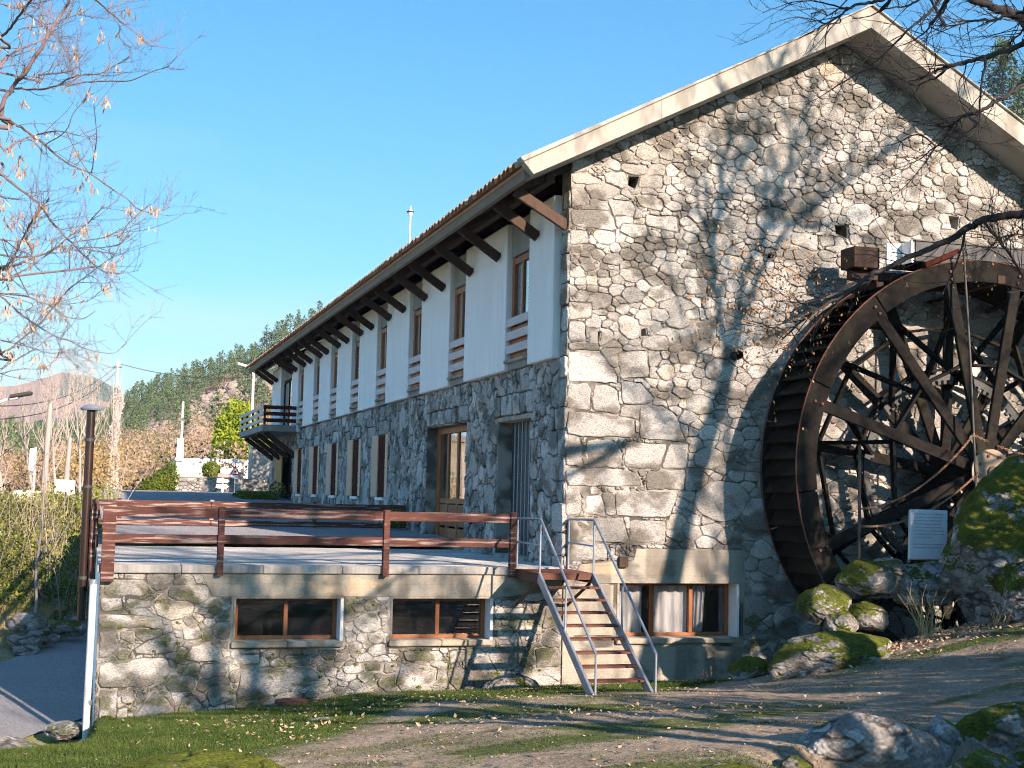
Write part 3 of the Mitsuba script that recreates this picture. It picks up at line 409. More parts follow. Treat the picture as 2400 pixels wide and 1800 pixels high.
FRONT_TREE=[[[5.22,-11.3,2.26,0.24],[5.54,-11.46,3.21,0.223],[5.78,-11.4,4.19,0.207],[5.97,-11.21,5.28,0.19],[6.25,-11.0,6.36,0.173],[6.5,-10.83,7.23,0.157],[6.77,-10.71,8.47,0.14]],[[6.97,-11.3,8.69,0.085],[7.29,-11.39,9.3,0.076],[7.6,-11.28,9.99,0.066],[7.96,-11.06,10.5,0.057],[8.62,-11.19,11.09,0.048],[9.45,-11.22,11.7,0.039],[9.92,-10.99,12.04,0.029],[10.5,-10.76,12.52,0.02]],[[6.97,-11.3,8.69,0.08],[7.02,-11.12,9.5,0.071],[7.3,-11.04,10.05,0.063],[7.59,-11.22,10.66,0.054],[7.91,-11.45,11.41,0.046],[8.18,-11.5,12.3,0.037],[8.4,-11.37,13.09,0.029],[8.56,-11.33,13.92,0.02]],[[6.76,-11.3,7.74,0.08],[6.6,-11.23,8.8,0.071],[6.39,-11.15,9.86,0.062],[6.39,-10.9,10.39,0.053],[6.52,-10.94,11.38,0.043],[6.73,-11.11,12.34,0.034],[6.98,-11.22,13.13,0.025]],[[6.44,-11.3,9.91,0.035],[6.24,-11.1,10.3,0.029],[6.06,-11.11,10.98,0.024],[5.87,-10.95,11.48,0.018],[5.81,-11.05,12.3,0.012]],[[6.52,-11.3,10.54,0.05],[6.88,-11.27,11.37,0.041],[7.3,-11.49,12.2,0.033],[7.69,-11.64,13.35,0.024],[7.88,-11.45,13.88,0.015]],[[7.38,-11.3,10.14,0.04],[7.83,-11.21,10.79,0.033],[8.34,-11.42,11.47,0.026],[8.73,-11.4,12.31,0.019],[9.03,-11.36,13.24,0.012]],[[7.61,-11.3,10.69,0.035],[7.49,-11.27,11.42,0.027],[7.35,-11.4,12.18,0.018],[7.37,-11.62,13.06,0.01]],[[6.66,-11.3,7.41,0.03],[6.26,-11.32,8.03,0.025],[5.99,-11.55,8.73,0.019],[5.74,-11.6,9.66,0.013],[5.5,-11.4,10.51,0.008]],[[6.35,-11.3,6.48,0.03],[5.98,-11.46,6.84,0.023],[5.47,-11.42,6.88,0.015],[4.84,-11.19,6.4,0.008]],[[6.8,-11.3,8.13,0.04],[7.43,-11.54,8.49,0.03],[8.14,-11.31,8.76,0.02],[8.77,-11.34,9.29,0.01]],[[8.04,-11.3,10.59,0.03],[8.75,-11.29,10.65,0.023],[9.53,-11.48,11.02,0.015],[10.25,-11.43,11.31,0.008]]]
# ---------------------------------------------------------------- ground
def yard(x, y):
    """height of the yard in front of the gable and of the bank on the left"""
    x, y = np.broadcast_arrays(np.asarray(x, float), np.asarray(y, float))
    base = np.interp(x, [-7.7, -5.0, -3.5, 0, 3.4, 6], [-2.46, -2.32, -2.16, -2.08, -1.98, -1.9])
    d = np.clip(-y, 0, None)
    z = base + .118 * np.minimum(d, 5) + .085 * np.clip(d - 5, 0, 7) + .035 * np.clip(d - 12, 0, 20)
    z = z + .175 * np.clip(x - 1.2, 0, 7) * sm(1.2, 3.6, d) * (1 - .35 * sm(7, 14, d))
    z = z - .5 * sm(3.9, 4.6, x) * (1 - sm(1.7, 2.3, d))
    # left of the terrace: a step down to the lower road
    l = sm(-7.68, -7.92, x) * (1 - sm(2.0, 6.5, d))
    z = z - .42 * l
    z = z - .05 * np.clip(-8 - x, 0, 12) * (1 - .6 * sm(3, 9, d))
    b = np.where(x > -7.65, sm(2.4, 4.6, y), sm(-.8, 1.4, y))
    road = -2.78 + .045 * (y - 2)
    # the bank behind the road
    e = (y - 12.3) - 4.0 * (x + 7.9) * (x < -7.9) * .7
    far = road + np.clip(e, 0, 14) * .075
    zl = np.where(e > 0, far, road)
    zr = .0225 * np.clip(y, 0, 41) - .3
    back = np.where(x < -7.6, zl, zr)
    z = z * (1 - b) + back * b
    z = z - .55 * sm(-11.55, -12.2, y) * sm(-2.6, -1.7, x)
    fy = np.clip(y - 30, 0, None)
    z = np.where(y > 30, np.where(x > -8.5, z, z - .03 * np.clip(fy, 0, 60)), z)
    return z


def ground_z(x, y):
    return yard(x, y) + .05 * (nfbm(x, y, 0, .9, 3) - .5) * (np.asarray(y) < 0) + .02 * (nfbm(x, y, 4, 5, 2) - .5)


def grid_mesh(xs, ys, zf):
    X_, Y_ = np.meshgrid(xs, ys, indexing='ij')
    v = np.stack([X_, Y_, zf(X_, Y_)], -1).reshape(-1, 3)
    a = np.arange(len(xs) * len(ys)).reshape(len(xs), len(ys))
    q = np.stack([a[:-1, :-1], a[1:, :-1], a[1:, 1:], a[:-1, 1:]], -1).reshape(-1, 4)
    return v, np.vstack([q[:, [0, 1, 2]], q[:, [0, 2, 3]]])


gx = np.concatenate([[-14, -13, -12, -11, -10], np.arange(-9.4, 9.01, .1), [9.5, 10, 11, 12, 14, 17, 20]])
gy = np.concatenate([[-40, -34, -30, -27, -25, -23, -21, -20, -19, -18, -17, -16], np.arange(-15, .21, .1)])
put('ground', grid_mesh(gx, gy, ground_z), 'ground', smooth=True)
tag('ground', 'sloping yard of bare earth, moss and grass in front of the gable', None, None, 'structure')
bx = np.concatenate([[-4000, -2000, -900, -400, -200, -120, -80, -60, -45, -35, -28, -23, -19, -16, -14], np.arange(-13, -7.7, .25), [-7.75, -7.66, -7.5, -5, 0, 10, 14, 40, 80, 200, 900, 4000]])
by = np.concatenate([[.2], np.arange(.4, 20, .4), [21, 23, 25, 28, 30, 34, 40, 50, 60, 75, 90, 120, 200, 400, 900, 2000, 5000]])


def bank_z(x, y):
    z = ground_z(x, y)
    return z - 6 * sm(60, 140, y) * (x < -8.5) - .4 * sm(75, 120, y)


put('valley_ground', grid_mesh(bx, by, bank_z), 'bank', smooth=True)
tag('valley_ground', 'grassy bank and valley floor behind the lower road', None, None, 'structure')
put('yard_surround', grid_mesh(np.array([-4000, -900, -200, -60, -30, -20, -14.0]), np.array([-4000, -900, -200, -60, -40, -30, -20, -15, -12, -9, -6, -4, -2, -1, 0, .2]), lambda x, y: ground_z(np.clip(x, -20, 20), y) - .01), 'bank', smooth=True)
tag('yard_surround', 'open ground around the yard', None, None, 'structure')
put('yard_edge', grid_mesh(np.array([20.0, 40, 100, 400, 4000]), np.array([-4000, -400, -60, -40, -20, -10, 0, 40, 200.0]), lambda x, y: x * 0 + .2), 'bank', smooth=True)
tag('yard_edge', 'rough ground to the right of the yard', None, None, 'structure')
put('yard_back', grid_mesh(np.linspace(-14, 20, 12), np.array([-4000, -900, -200, -80, -40.0]), lambda x, y: ground_z(x, np.full_like(y, -40.0)) - .01), 'bank', smooth=True)
tag('yard_back', 'open ground behind the viewer', None, None, 'structure')

# the lower road (left) and the upper road (behind the terrace)
mb = MB()
edge_a = [(-7.75, 2.2), (-8.6, .95), (-9.4, -.35), (-11, -2.2), (-13.5, -4.8)]
edge_b = [(-7.75, 12.4), (-8.7, 9.9), (-9.7, 7.2), (-11.6, 2.6), (-15.5, -3.0)]
n, m = 40, 14


def along(E, t):
    E = np.array(E)
    s = np.concatenate([[0], np.cumsum(np.linalg.norm(np.diff(E, axis=0), axis=1))])
    return np.stack([np.interp(t * s[-1], s, E[:, k]) for k in (0, 1)], -1)


A_, B_ = along(edge_a, np.linspace(0, 1, n)), along(edge_b, np.linspace(0, 1, n))
G_ = A_[:, None] * (1 - np.linspace(0, 1, m))[None, :, None] + B_[:, None] * np.linspace(0, 1, m)[None, :, None]
GZ = np.maximum(ground_z(G_[..., 0], G_[..., 1]), yard(G_[..., 0], G_[..., 1])) + .035
v = np.concatenate([G_, GZ[..., None]], -1).reshape(-1, 3)
a = np.arange(n * m).reshape(n, m)
q = np.stack([a[:-1, :-1], a[:-1, 1:], a[1:, 1:], a[1:, :-1]], -1).reshape(-1, 4)
put('lower_road', (v, np.vstack([q[:, [0, 2, 1]], q[:, [0, 3, 2]]])), 'asphalt', smooth=True)
tag('lower_road', 'dark asphalt road sloping down left of the terrace', None, None, 'structure')
put('upper_road', grid_mesh(np.array([-7.6, -6, -4, -2, 0.2]), np.array([7.0, 9, 12, 20, 30, 41.3]), lambda x, y: .0225 * y - .045), 'asphalt', smooth=True)
tag('upper_road', 'asphalt forecourt and road beyond the terrace', None, None, 'structure')
put('road_bend', grid_mesh(np.array([-7.6, -5, -2, 2, 6.0, 12]), np.array([41.3, 46, 55, 66, 76.0]), lambda x, y: .885 + 0 * x + .001 * (y - 41.3)), 'asphalt', smooth=True)
tag('road_bend', 'far asphalt road bending right behind the building', None, None, 'structure')
# ---------------------------------------------------------------- rubble masonry
def power_cells(P_, W_, box_):
    """power diagram cells as shapely polygons"""
    tree = cKDTree(P_)
    x0, y0, x1, y1 = box_
    out = []
    for i, p in enumerate(P_):
        e_ = 3.4 * math.sqrt(W_[i])
        poly = np.array([[max(x0, p[0] - e_), max(y0, p[1] - e_)], [min(x1, p[0] + e_), max(y0, p[1] - e_)], [min(x1, p[0] + e_), min(y1, p[1] + e_)], [max(x0, p[0] - e_), min(y1, p[1] + e_)]], float)
        _, nb = tree.query(p, k=min(len(P_), 70))
        for j in nb:
            if j == i:
                continue
            d = P_[j] - p
            c = (P_[j] @ P_[j] - p @ p - W_[j] + W_[i]) / 2
            s = poly @ d - c
            if (s <= 0).all():
                continue
            if (s > 0).all():
                poly = None
                break
            res = []
            for k in range(len(poly)):
                k2 = (k + 1) % len(poly)
                if s[k] <= 0:
                    res.append(poly[k])
                if (s[k] <= 0) != (s[k2] <= 0):
                    t = s[k] / (s[k] - s[k2])
                    res.append(poly[k] + t * (poly[k2] - poly[k]))
            poly = np.array(res)
            if len(poly) < 3:
                poly = None
                break
        out.append(None if poly is None else Polygon(poly))
    return out


def seeds_for(region, r_of, asp, rg, small=.5):
    """variable-radius dart throwing; returns seeds (u, v*asp) and weights"""
    x0, y0, x1, y1 = region.bounds
    big, rad = [], []
    area = (x1 - x0) * (y1 - y0)
    tries = int(area / (r_of((x0 + x1) / 2, (y0 + y1) / 2) ** 2) * 34)
    cell = {}
    prep = shapely.prepared.prep(region.buffer(.1))
    us, vs, ms = rg.uniform(x0, x1, tries), rg.uniform(y0, y1, tries), np.exp(rg.normal(0, .52, tries))
    for u, v, m_ in zip(us, vs, ms):
        r = r_of(u, v) * min(max(m_, .40), 2.3)
        g = (int(u / .5), int(v * asp / .5))
        ok = True
        for a in (-2, -1, 0, 1, 2):
            for b in (-2, -1, 0, 1, 2):
                for (q, rq) in cell.get((g[0] + a, g[1] + b), ()):
                    if (q[0] - u) ** 2 + (q[1] - v * asp) ** 2 < (.80 * (r + rq)) ** 2:
                        ok = False
                        break
                if not ok:
                    break
            if not ok:
                break
        if ok and prep.contains(Point(u, v)):
            cell.setdefault(g, []).append(((u, v * asp), r))
            big.append((u, v * asp))
            rad.append(r)
    return np.array(big), np.array(rad) ** 2 * 1.0


def stone_mesh(poly, fr, proud, rg, back=.07, step=.075):
    O, U, V, Nn = fr
    c = np.array(poly.centroid.coords[0])
    size = math.sqrt(poly.area)
    n = int(np.clip(poly.length / step, 11, 24))
    ring = poly.exterior
    pts = np.array([ring.interpolate((k + .5 * 0) / n, normalized=True).coords[0] for k in range(n)])
    if ring.is_ccw is False:
        pts = pts[::-1]
    pts = pts + rg.normal(0, .003 + .009 * min(size, .5), pts.shape)
    d = c - pts
    L = np.linalg.norm(d, axis=1, keepdims=True) + 1e-9

    def inset(t):
        return pts + d / L * np.minimum(t, L * .5)

    tilt = rg.normal(0, .055, 2) / (1 + 3 * max(0, size - .3))
    dome = rg.uniform(.0, .010) * min(1.4, size / .3)

    def dep(p, base, nz):
        return base + (p - c) @ tilt + rg.normal(0, nz, len(p))

    bev = min(.012, size * .05)
    r0, r1, r2, r3 = pts, pts, inset(bev), inset(bev * 3)
    r4 = c + (pts - c) * .45
    D = [np.full(n, -back), dep(r1, proud - bev, .004), dep(r2, proud, .005), dep(r3, proud + dome * .4, .005), dep(r4, proud + dome, .008)]
    rows = [np.column_stack([r, dd]) for r, dd in zip((r0, r1, r2, r3, r4), D)]
    v = np.vstack(rows + [np.array([[c[0], c[1], proud + dome + rg.normal(0, .006)]])])
    k = np.arange(n)
    k2 = (k + 1) % n
    f = []
    for i in range(4):
        a, b = i * n, (i + 1) * n
        f += [np.stack([a + k, a + k2, b + k2], 1), np.stack([a + k, b + k2, b + k], 1)]
    f.append(np.stack([4 * n + k, 4 * n + k2, 0 * k + 5 * n], 1))
    f = np.vstack(f)
    w = np.asarray(O) + v[:, :1] * np.asarray(U) + v[:, 1:2] * np.asarray(V) + v[:, 2:] * np.asarray(Nn)
    if np.dot(np.cross(U, V), Nn) < 0:
        f = f[:, ::-1]
    return w, f


def lay_wall(parent, region, fr, hand=(), r_of=lambda u, v: .2, asp=1.5, joint=.012, proud=.03, most=300, seed=1, view=None, rough=1.0, word='stone'):
    """fills the region (u, v) with rubble round the hand-laid stones; the largest 'most' become parts, the rest one part of kind stuff"""
    rg = np.random.default_rng(seed)
    hs = []
    for h in hand:
        g = Polygon(h).buffer(0).intersection(region)
        if g.area > .004:
            hs.append(g)
    hu = unary_union(hs) if hs else Polygon()
    rest = region.difference(hu.buffer(.004))
    Ps, Ws = seeds_for(region, r_of, asp, rg)
    if hs:
        keep = ~np.array([hu.contains(Point(p[0], p[1] / asp)) for p in Ps])
        Ps, Ws = Ps[keep], Ws[keep]
    x0, y0, x1, y1 = region.bounds
    cells = []
    for cpoly in power_cells(Ps, Ws, (x0, y0 * asp if y0 * asp < y1 * asp else y1 * asp, x1, y1 * asp)):
        if cpoly is None:
            continue
        cpoly = shapely.affinity.scale(cpoly, 1, 1 / asp, origin=(0, 0)).buffer(0).intersection(rest)
        for g in getattr(cpoly, 'geoms', [cpoly]):
            if g.geom_type == 'Polygon' and g.area > .0022:
                cells.append(g)
    allp = []
    for g in hs + cells:
        j = joint * rg.uniform(.55, 1.5)
        e = g.buffer(-j)
        for q in getattr(e, 'geoms', [e]):
            if q.geom_type != 'Polygon' or q.area < .0012:
                continue
            rr = min(.03, math.sqrt(q.area) * rg.uniform(.03, .10))
            q2 = q.buffer(-rr, join_style=1).buffer(rr, join_style=1, quad_segs=3)
            q2 = max(getattr(q2, 'geoms', [q2]), key=lambda t: t.area)
            if q2.geom_type == 'Polygon' and q2.area > .001:
                allp.append(Polygon(q2.exterior))
    # chips pinned into the gaps that are left
    ok_ = []
    loose = []
    for q in allp:
        comp = 4 * math.pi * q.area / q.length ** 2
        (ok_ if comp > .42 else loose).append(q)
    gaps = rest.union(hu).intersection(region).difference(unary_union([q.buffer(joint * .8) for q in ok_])).buffer(-.012).buffer(.010)
    for g in getattr(gaps, 'geoms', [gaps]):
        if g.is_empty or g.geom_type != 'Polygon' or g.area < .0016:
            continue
        gx0, gy0, gx1, gy1 = g.bounds
        m_ = int(np.clip((gx1 - gx0) * (gy1 - gy0) / .0075, 2, 400))
        pp = np.column_stack([rg.uniform(gx0, gx1, m_), rg.uniform(gy0, gy1, m_)])
        vor = shapely.voronoi_polygons(shapely.MultiPoint(pp), extend_to=g) if m_ > 2 else shapely.GeometryCollection([g])
        for c_ in vor.geoms:
            c_ = c_.intersection(g).buffer(-.006)
            for q in getattr(c_, 'geoms', [c_]):
                if q.geom_type == 'Polygon' and q.area > .0011 and 4 * math.pi * q.area / q.length ** 2 > .3:
                    ok_.append(Polygon(q.exterior))
    allp = ok_
    allp.sort(key=lambda q: -(q.area * (view(*q.centroid.coords[0]) if view else 1)))
    junk = []
    for i, q in enumerate(allp):
        m = stone_mesh(q, fr, proud * rg.uniform(.35, 1.5) * rough, rg)
        uv = (rg.random(), rg.random())
        if i < most:
            put(key_of(parent + '__' + word), m, 'granite', uv, smooth=True)
        else:
            junk.append((m, uv))
    if junk:
        vs, fs, us, n = [], [], [], 0
        for (v, f), u in junk:
            vs.append(v)
            fs.append(f + n)
            us.append(np.tile(u, (len(v), 1)))
            n += len(v)
        k = key_of(parent + '__small_stones')
        tag(k, None, None, None, 'stuff')
        scene[k] = mikit.ply((np.vstack(vs), np.vstack(fs)), 'm_granite', smooth=True, uv=np.vstack(us))
    return len(allp)
# ---------------------------------------------------------------- the stone building
MILL = thing('stone_building', 'long two-storey granite building with white upper panels, tiled roof and stone gable', 'building')
RX, RZ = 5.42, 9.9              # underside of the ridge
SL, SR = .515, .572             # slopes left and right
XR = 11.6


def under(x):
    return RZ - SL * (RX - x) if x <= RX else RZ - SR * (x - RX)


GF = ([0, 0, 0], [1, 0, 0], [0, 0, 1], [0, -1, 0])
DF = ([0, 0, 0], [0, 1, 0], [0, 0, 1], [-1, 0, 0])

# gable wall
glow = Polygon([(.22, -.12), (3.42, -.12), (3.42, .03), (3.46, .30), (1.35, .30), (1.3, .10), (.3, .02)])  # plastered lintel band over the low window
gable = Polygon([(0, -.12), (0, under(0)), (RX, RZ), (XR, under(XR)), (XR, -2.6), (3.46, -2.6), (3.46, -.12)])
base_zone = Polygon([(0, -.12), (3.46, -.12), (3.46, -2.6), (0, -2.6)])
win_r = sbox(1.02, -1.29, 3.34, -.30)
holes = [Polygon(h) for h in GABLE_HOLES]
back_poly = unary_union([gable, base_zone]).difference(win_r).difference(unary_union(holes))
gw = MILL + '__gable_wall'
mb = MB().prism(back_poly, *GF, -.5, -.012)
put(gw, mb, 'mortar')
mb = MB()
for h in holes:
    c = h.centroid
    mb.box(c.x - .2, c.x + .2, .40, .44, c.y - .2, c.y + .2)
put(key_of(MILL + '__hole_back'), mb, 'dark_room')


def r_gable(u, v):
    if v < 1.6:
        return .24 if u < 3.2 else .27
    if v < 4.3:
        return .19
    return .165 + .025 * math.sin(u * 1.7 + v)


stone_zone = gable.difference(unary_union(holes).buffer(.015)).difference(glow)
stone_zone = stone_zone.intersection(sbox(-.02, -2.6, 9.7, 12))
lay_wall(gw, stone_zone, GF, GABLE_STONES, r_gable, 1.5, .0050, .020, 300, 3)
bz = base_zone.difference(win_r.buffer(.10, join_style=2)).difference(sbox(.2, -1.7, 3.46, -1.2)).difference(sbox(.2, -.34, 3.46, -.12))
part(gw, 'plaster_band', MB().prism(glow, *GF, -.03, .012).prism(sbox(.2, -.30, 3.46, -.12), *GF, -.03, .02), 'concrete')
part(gw, 'plinth', MB().prism(bz.union(sbox(.0, -2.6, 3.46, -1.42)), *GF, -.03, .018), 'concrete')

# long wall, lower stone part
door1, door2 = sbox(6.7, -.5, 10.42, 2.78), sbox(2.0, -.5, 4.22, 2.74)
far_door = sbox(34.2, -.5, 39.65, 2.82)
sw = []
for k in range(5):
    y0 = 15.28 + 4.02 * k
    sw.append(sbox(y0, 1.05, y0 + .98, 2.79))
low = Polygon([(0, -.9), (0, 6.62), (.40, 6.62), (.40, 3.66), (40.9, 3.63), (40.9, -.2)])
openings = unary_union([door1, door2, far_door] + sw)
wl = MILL + '__long_wall'
put(wl, MB().prism(low.difference(openings), *DF, -.55, -.045), 'mortar')


def r_long(u, v):
    if u < 1.0:
        return .2
    if 2.76 < v < 3.2:
        return .17
    return .17 + .10 * sm(6, 26, u)


quoins = []
zz = -.3
kk = 0
while zz < 6.5:
    hgt = [.46, .40, .52, .38, .44][kk % 5]
    quoins.append([(0, zz), (.62 if (kk % 2 == 0 and zz < 3) else .36, zz), (.60 if (kk % 2 == 0 and zz < 3) else .37, zz + hgt), (0, zz + hgt)])
    zz += hgt
    kk += 1
for u in np.arange(1.9, 4.3, .42):
    quoins.append([(u, 2.76), (u + .40, 2.75), (u + .40, 3.19), (u + .02, 3.18)])
for u in np.arange(6.5, 10.5, .50):
    quoins.append([(u, 2.80), (u + .48, 2.79), (u + .48, 3.15), (u + .02, 3.17)])
for k in range(5):
    y0 = 15.2 + 4.02 * k
    quoins.append([(y0 - .15, 2.83), (y0 + 1.25, 2.82), (y0 + 1.2, 3.22), (y0 - .1, 3.2)])
    quoins.append([(y0 + 1.7, 2.5), (y0 + 2.9, 2.5), (y0 + 2.9, 3.1), (y0 + 1.7, 3.1)])
lay_wall(wl, low.difference(openings.buffer(.03)), DF, quoins, r_long, 1.05, .010, .032, 300, 5, view=lambda u, v: 1 / (22 + u) ** 3)
part(wl, 'plinth', MB().prism(Polygon([(11, -.4), (40.9, -.2), (40.9, 1.0), (11, .35)]).difference(openings), *DF, -.02, .006), 'mortar')

# other walls, floor plates and interior darkness
mb = MB().box(11.2, 11.6, .02, 41.2, -2.6, under(11.6) + .05)
mb.prism(Polygon([(.15, -1), (.15, under(0)), (RX, RZ), (11.2, under(11.2)), (11.2, -1)]), [0, 40.9, 0], [1, 0, 0], [0, 0, 1], [0, 1, 0], 0, .3)
put(MILL + '__rear_walls', mb, 'grey_concrete')
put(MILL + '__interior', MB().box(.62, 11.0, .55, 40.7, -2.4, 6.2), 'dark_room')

# white panels and window bays
EDGES = [(.45, 1.92), (3.40, 6.57), (7.97, 10.82), (12.21, 15.05), (16.44, 19.19), (20.51, 23.14), (24.49, 26.94), (28.27, 30.83), (32.3, 34.2), (37.6, 40.6)]
mb = MB().box(0.06, .5, .40, 40.9, 3.66, 6.62)
put(MILL + '__upper_wall', mb, 'grey_concrete')
for a_, b_ in EDGES:
    part(MILL, 'wall_panel', MB().box(-.15, .07, a_, b_, 3.655, 6.60, .012), 'plaster')
for i in range(9):
    a_, b_ = EDGES[i][1], EDGES[i + 1][0]
    if i == 8:
        # balcony door
        w = key_of(MILL + '__balcony_door')
        fr = MB().box(0, .055, a_, a_ + .12, 3.7, 5.9).box(0, .055, b_ - .12, b_, 3.7, 5.9).box(0, .055, a_ + .12, b_ - .12, 5.78, 5.9).box(-.01, .05, (a_ + b_) / 2 - .07, (a_ + b_) / 2 + .07, 3.7, 5.78)
        put(w, fr, 'red_wood', (R.random(), 0))
        part(w, 'pane', MB().box(.02, .026, a_ + .12, (a_ + b_) / 2 - .07, 3.7, 5.78), 'glass')
        part(w, 'white_frame', MB().box(-.03, .0, a_ + .55, a_ + .63, 3.75, 5.75).box(-.03, 0, a_ + .12, a_ + .2, 3.75, 5.75), 'white_metal')
        continue
    w = key_of(MILL + '__window')
    fr = MB().box(-.03, .05, a_ + .02, a_ + .14, 3.86, 5.88, .008).box(-.03, .05, b_ - .16, b_ - .02, 3.86, 5.88, .008).box(-.03, .05, a_ + .14, b_ - .16, 5.76, 5.88).box(-.03, .05, a_ + .14, b_ - .16, 3.86, 3.95)
    mid = a_ + (b_ - a_) * .55
    fr.box(-.02, .045, mid - .05, mid + .05, 3.95, 5.76)
    put(w, fr, 'orange_wood', (R.random(), 0))
    part(w, 'pane', MB().box(.012, .018, a_ + .14, b_ - .16, 3.95, 5.76), 'glass')
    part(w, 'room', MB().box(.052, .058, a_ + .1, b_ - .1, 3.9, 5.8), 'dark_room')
    if i in (0, 2, 5):
        part(w, 'curtain', MB().box(.03, .04, mid - .02, mid + .26, 3.97, 5.7), 'curtain')
    part(w, 'lower_panel', MB().box(-.04, .03, a_ + .03, b_ - .03, 3.9, 4.5), 'orange_wood')
    part(w, 'infill_panel', MB().box(-.05, .055, a_ + .005, b_ - .005, 5.92, 6.6), 'grey_concrete')
    part(w, 'sill', MB().box(-.17, .04, a_ - .02, b_ + .02, 3.79, 3.85, .008), 'concrete')
    part(w, 'apron', MB().box(-.08, .05, a_ + .01, b_ - .01, 3.66, 3.79), 'grey_concrete')
    for z0 in (3.97, 4.24, 4.51):
        part(w, 'plank', MB().box(-.135, -.095, a_ + .02, b_ - .02, z0, z0 + .165, .008), 'grey_plank')
# shutters and ground floor windows
for k in range(5):
    y0 = 15.28 + 4.02 * k
    w = key_of(MILL + '__shuttered_window')
    put(w, MB().box(-.04, .04, y0, y0 + .07, 1.05, 2.79).box(-.04, .04, y0 + .91, y0 + .98, 1.05, 2.79).box(-.04, .04, y0 + .07, y0 + .91, 2.72, 2.79).box(-.04, .04, y0 + .07, y0 + .91, 1.05, 1.12), 'red_wood', (.4, 0))
    part(w, 'inner_shutter', MB().box(-.035, -.015, y0 + .06, y0 + .485, 1.1, 2.74, .004), 'red_wood')
    part(w, 'inner_shutter', MB().box(-.035, -.015, y0 + .495, y0 + .92, 1.1, 2.74, .004), 'red_wood')
    part(w, 'shutter', MB().obox([-.07, y0 + .99 + .34, 1.93], [[.998, .06, 0], [-.06, .998, 0], [0, 0, 1]], [.02, .34, .88], .008), 'pale_wood', (.6, .2))
    part(w, 'shutter', MB().box(-.056, -.034, y0 - .32, y0 - .02, 1.05, 2.81, .008), 'pale_wood', (.95, .2))
    part(w, 'shutter_edge', MB().box(-.058, -.03, y0 - .018, y0 + .0, 1.06, 2.80), 'orange_wood')
    part(w, 'sill', MB().box(-.11, .10, y0 - .03, y0 + 1.0, .95, 1.04, .01), 'white_paint')
# ochre door at the far end
d = key_of(MILL + '__plank_door')
put(d, MB().box(-.06, .0, 37.2, 39.6, 1.1, 2.80, .01), 'ochre_wood', (.5, 0))
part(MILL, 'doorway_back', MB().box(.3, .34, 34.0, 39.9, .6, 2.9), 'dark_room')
# timber and glass door
d = key_of(MILL + '__glazed_door')
fx = .28
fr = MB().box(fx - .04, fx + .06, 10.10, 10.42, .06, 2.78, .01).box(fx - .04, fx + .06, 6.7, 6.95, .06, 2.78, .01).box(fx - .04, fx + .06, 6.95, 10.10, 2.62, 2.78, .01)
for y in (7.62, 8.45, 9.38):
    fr.box(fx - .02, fx + .05, y - .07, y + .07, .1, 2.62, .008)
fr.box(fx - .02, fx + .05, 6.95, 10.1, .96, 1.08)
put(d, fr, 'orange_wood', (.35, 0))
for y0, y1 in ((6.95, 7.55), (7.69, 8.38), (8.52, 9.31), (9.45, 10.1)):
    part(d, 'pane', MB().box(fx + .01, fx + .016, y0, y1, 1.08, 2.62), 'glass')
    for z0 in (.14, .42, .70):
        part(d, 'wood_panel', MB().box(fx - .012, fx + .03, y0 + .02, y1 - .02, z0, z0 + .235, .01), 'orange_wood')
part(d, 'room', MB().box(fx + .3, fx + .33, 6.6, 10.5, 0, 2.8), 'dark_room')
part(d, 'reveal', MB().box(-.0, .55, 10.425, 10.47, 0, 2.8), 'mortar')
part(d, 'reveal', MB().box(0, .55, 6.64, 6.69, 0, 2.8), 'mortar')
part(d, 'reveal', MB().box(0, .55, 6.69, 10.425, 2.785, 2.82), 'mortar')
part(d, 'threshold', MB().box(-.15, .4, 6.7, 10.42, -.06, .06, .01), 'concrete')
# barred door
d = key_of(MILL + '__barred_door')
put(d, MB().box(.30, .34, 2.0, 4.22, .02, 2.66), 'dark_metal', (.5, 0))
for y in np.linspace(2.12, 3.86, 8):
    part(d, 'bar', MB().tube([[.25, y, .04], [.25, y, 2.64]], .016, 6), 'galvanised')
part(d, 'lintel', MB().box(-.02, .45, 1.92, 4.3, 2.66, 2.75, .01), 'concrete')
part(d, 'reveal', MB().box(0.0, .5, 4.22, 4.26, 0, 2.66), 'mortar')
part(d, 'reveal', MB().box(.0, .5, 1.96, 2.0, 0, 2.66), 'mortar')
part(d, 'threshold', MB().box(-.1, .4, 2.0, 4.22, -.06, .02, .01), 'concrete')

# low window in the gable's base, with its neighbours' builder shared by the terrace


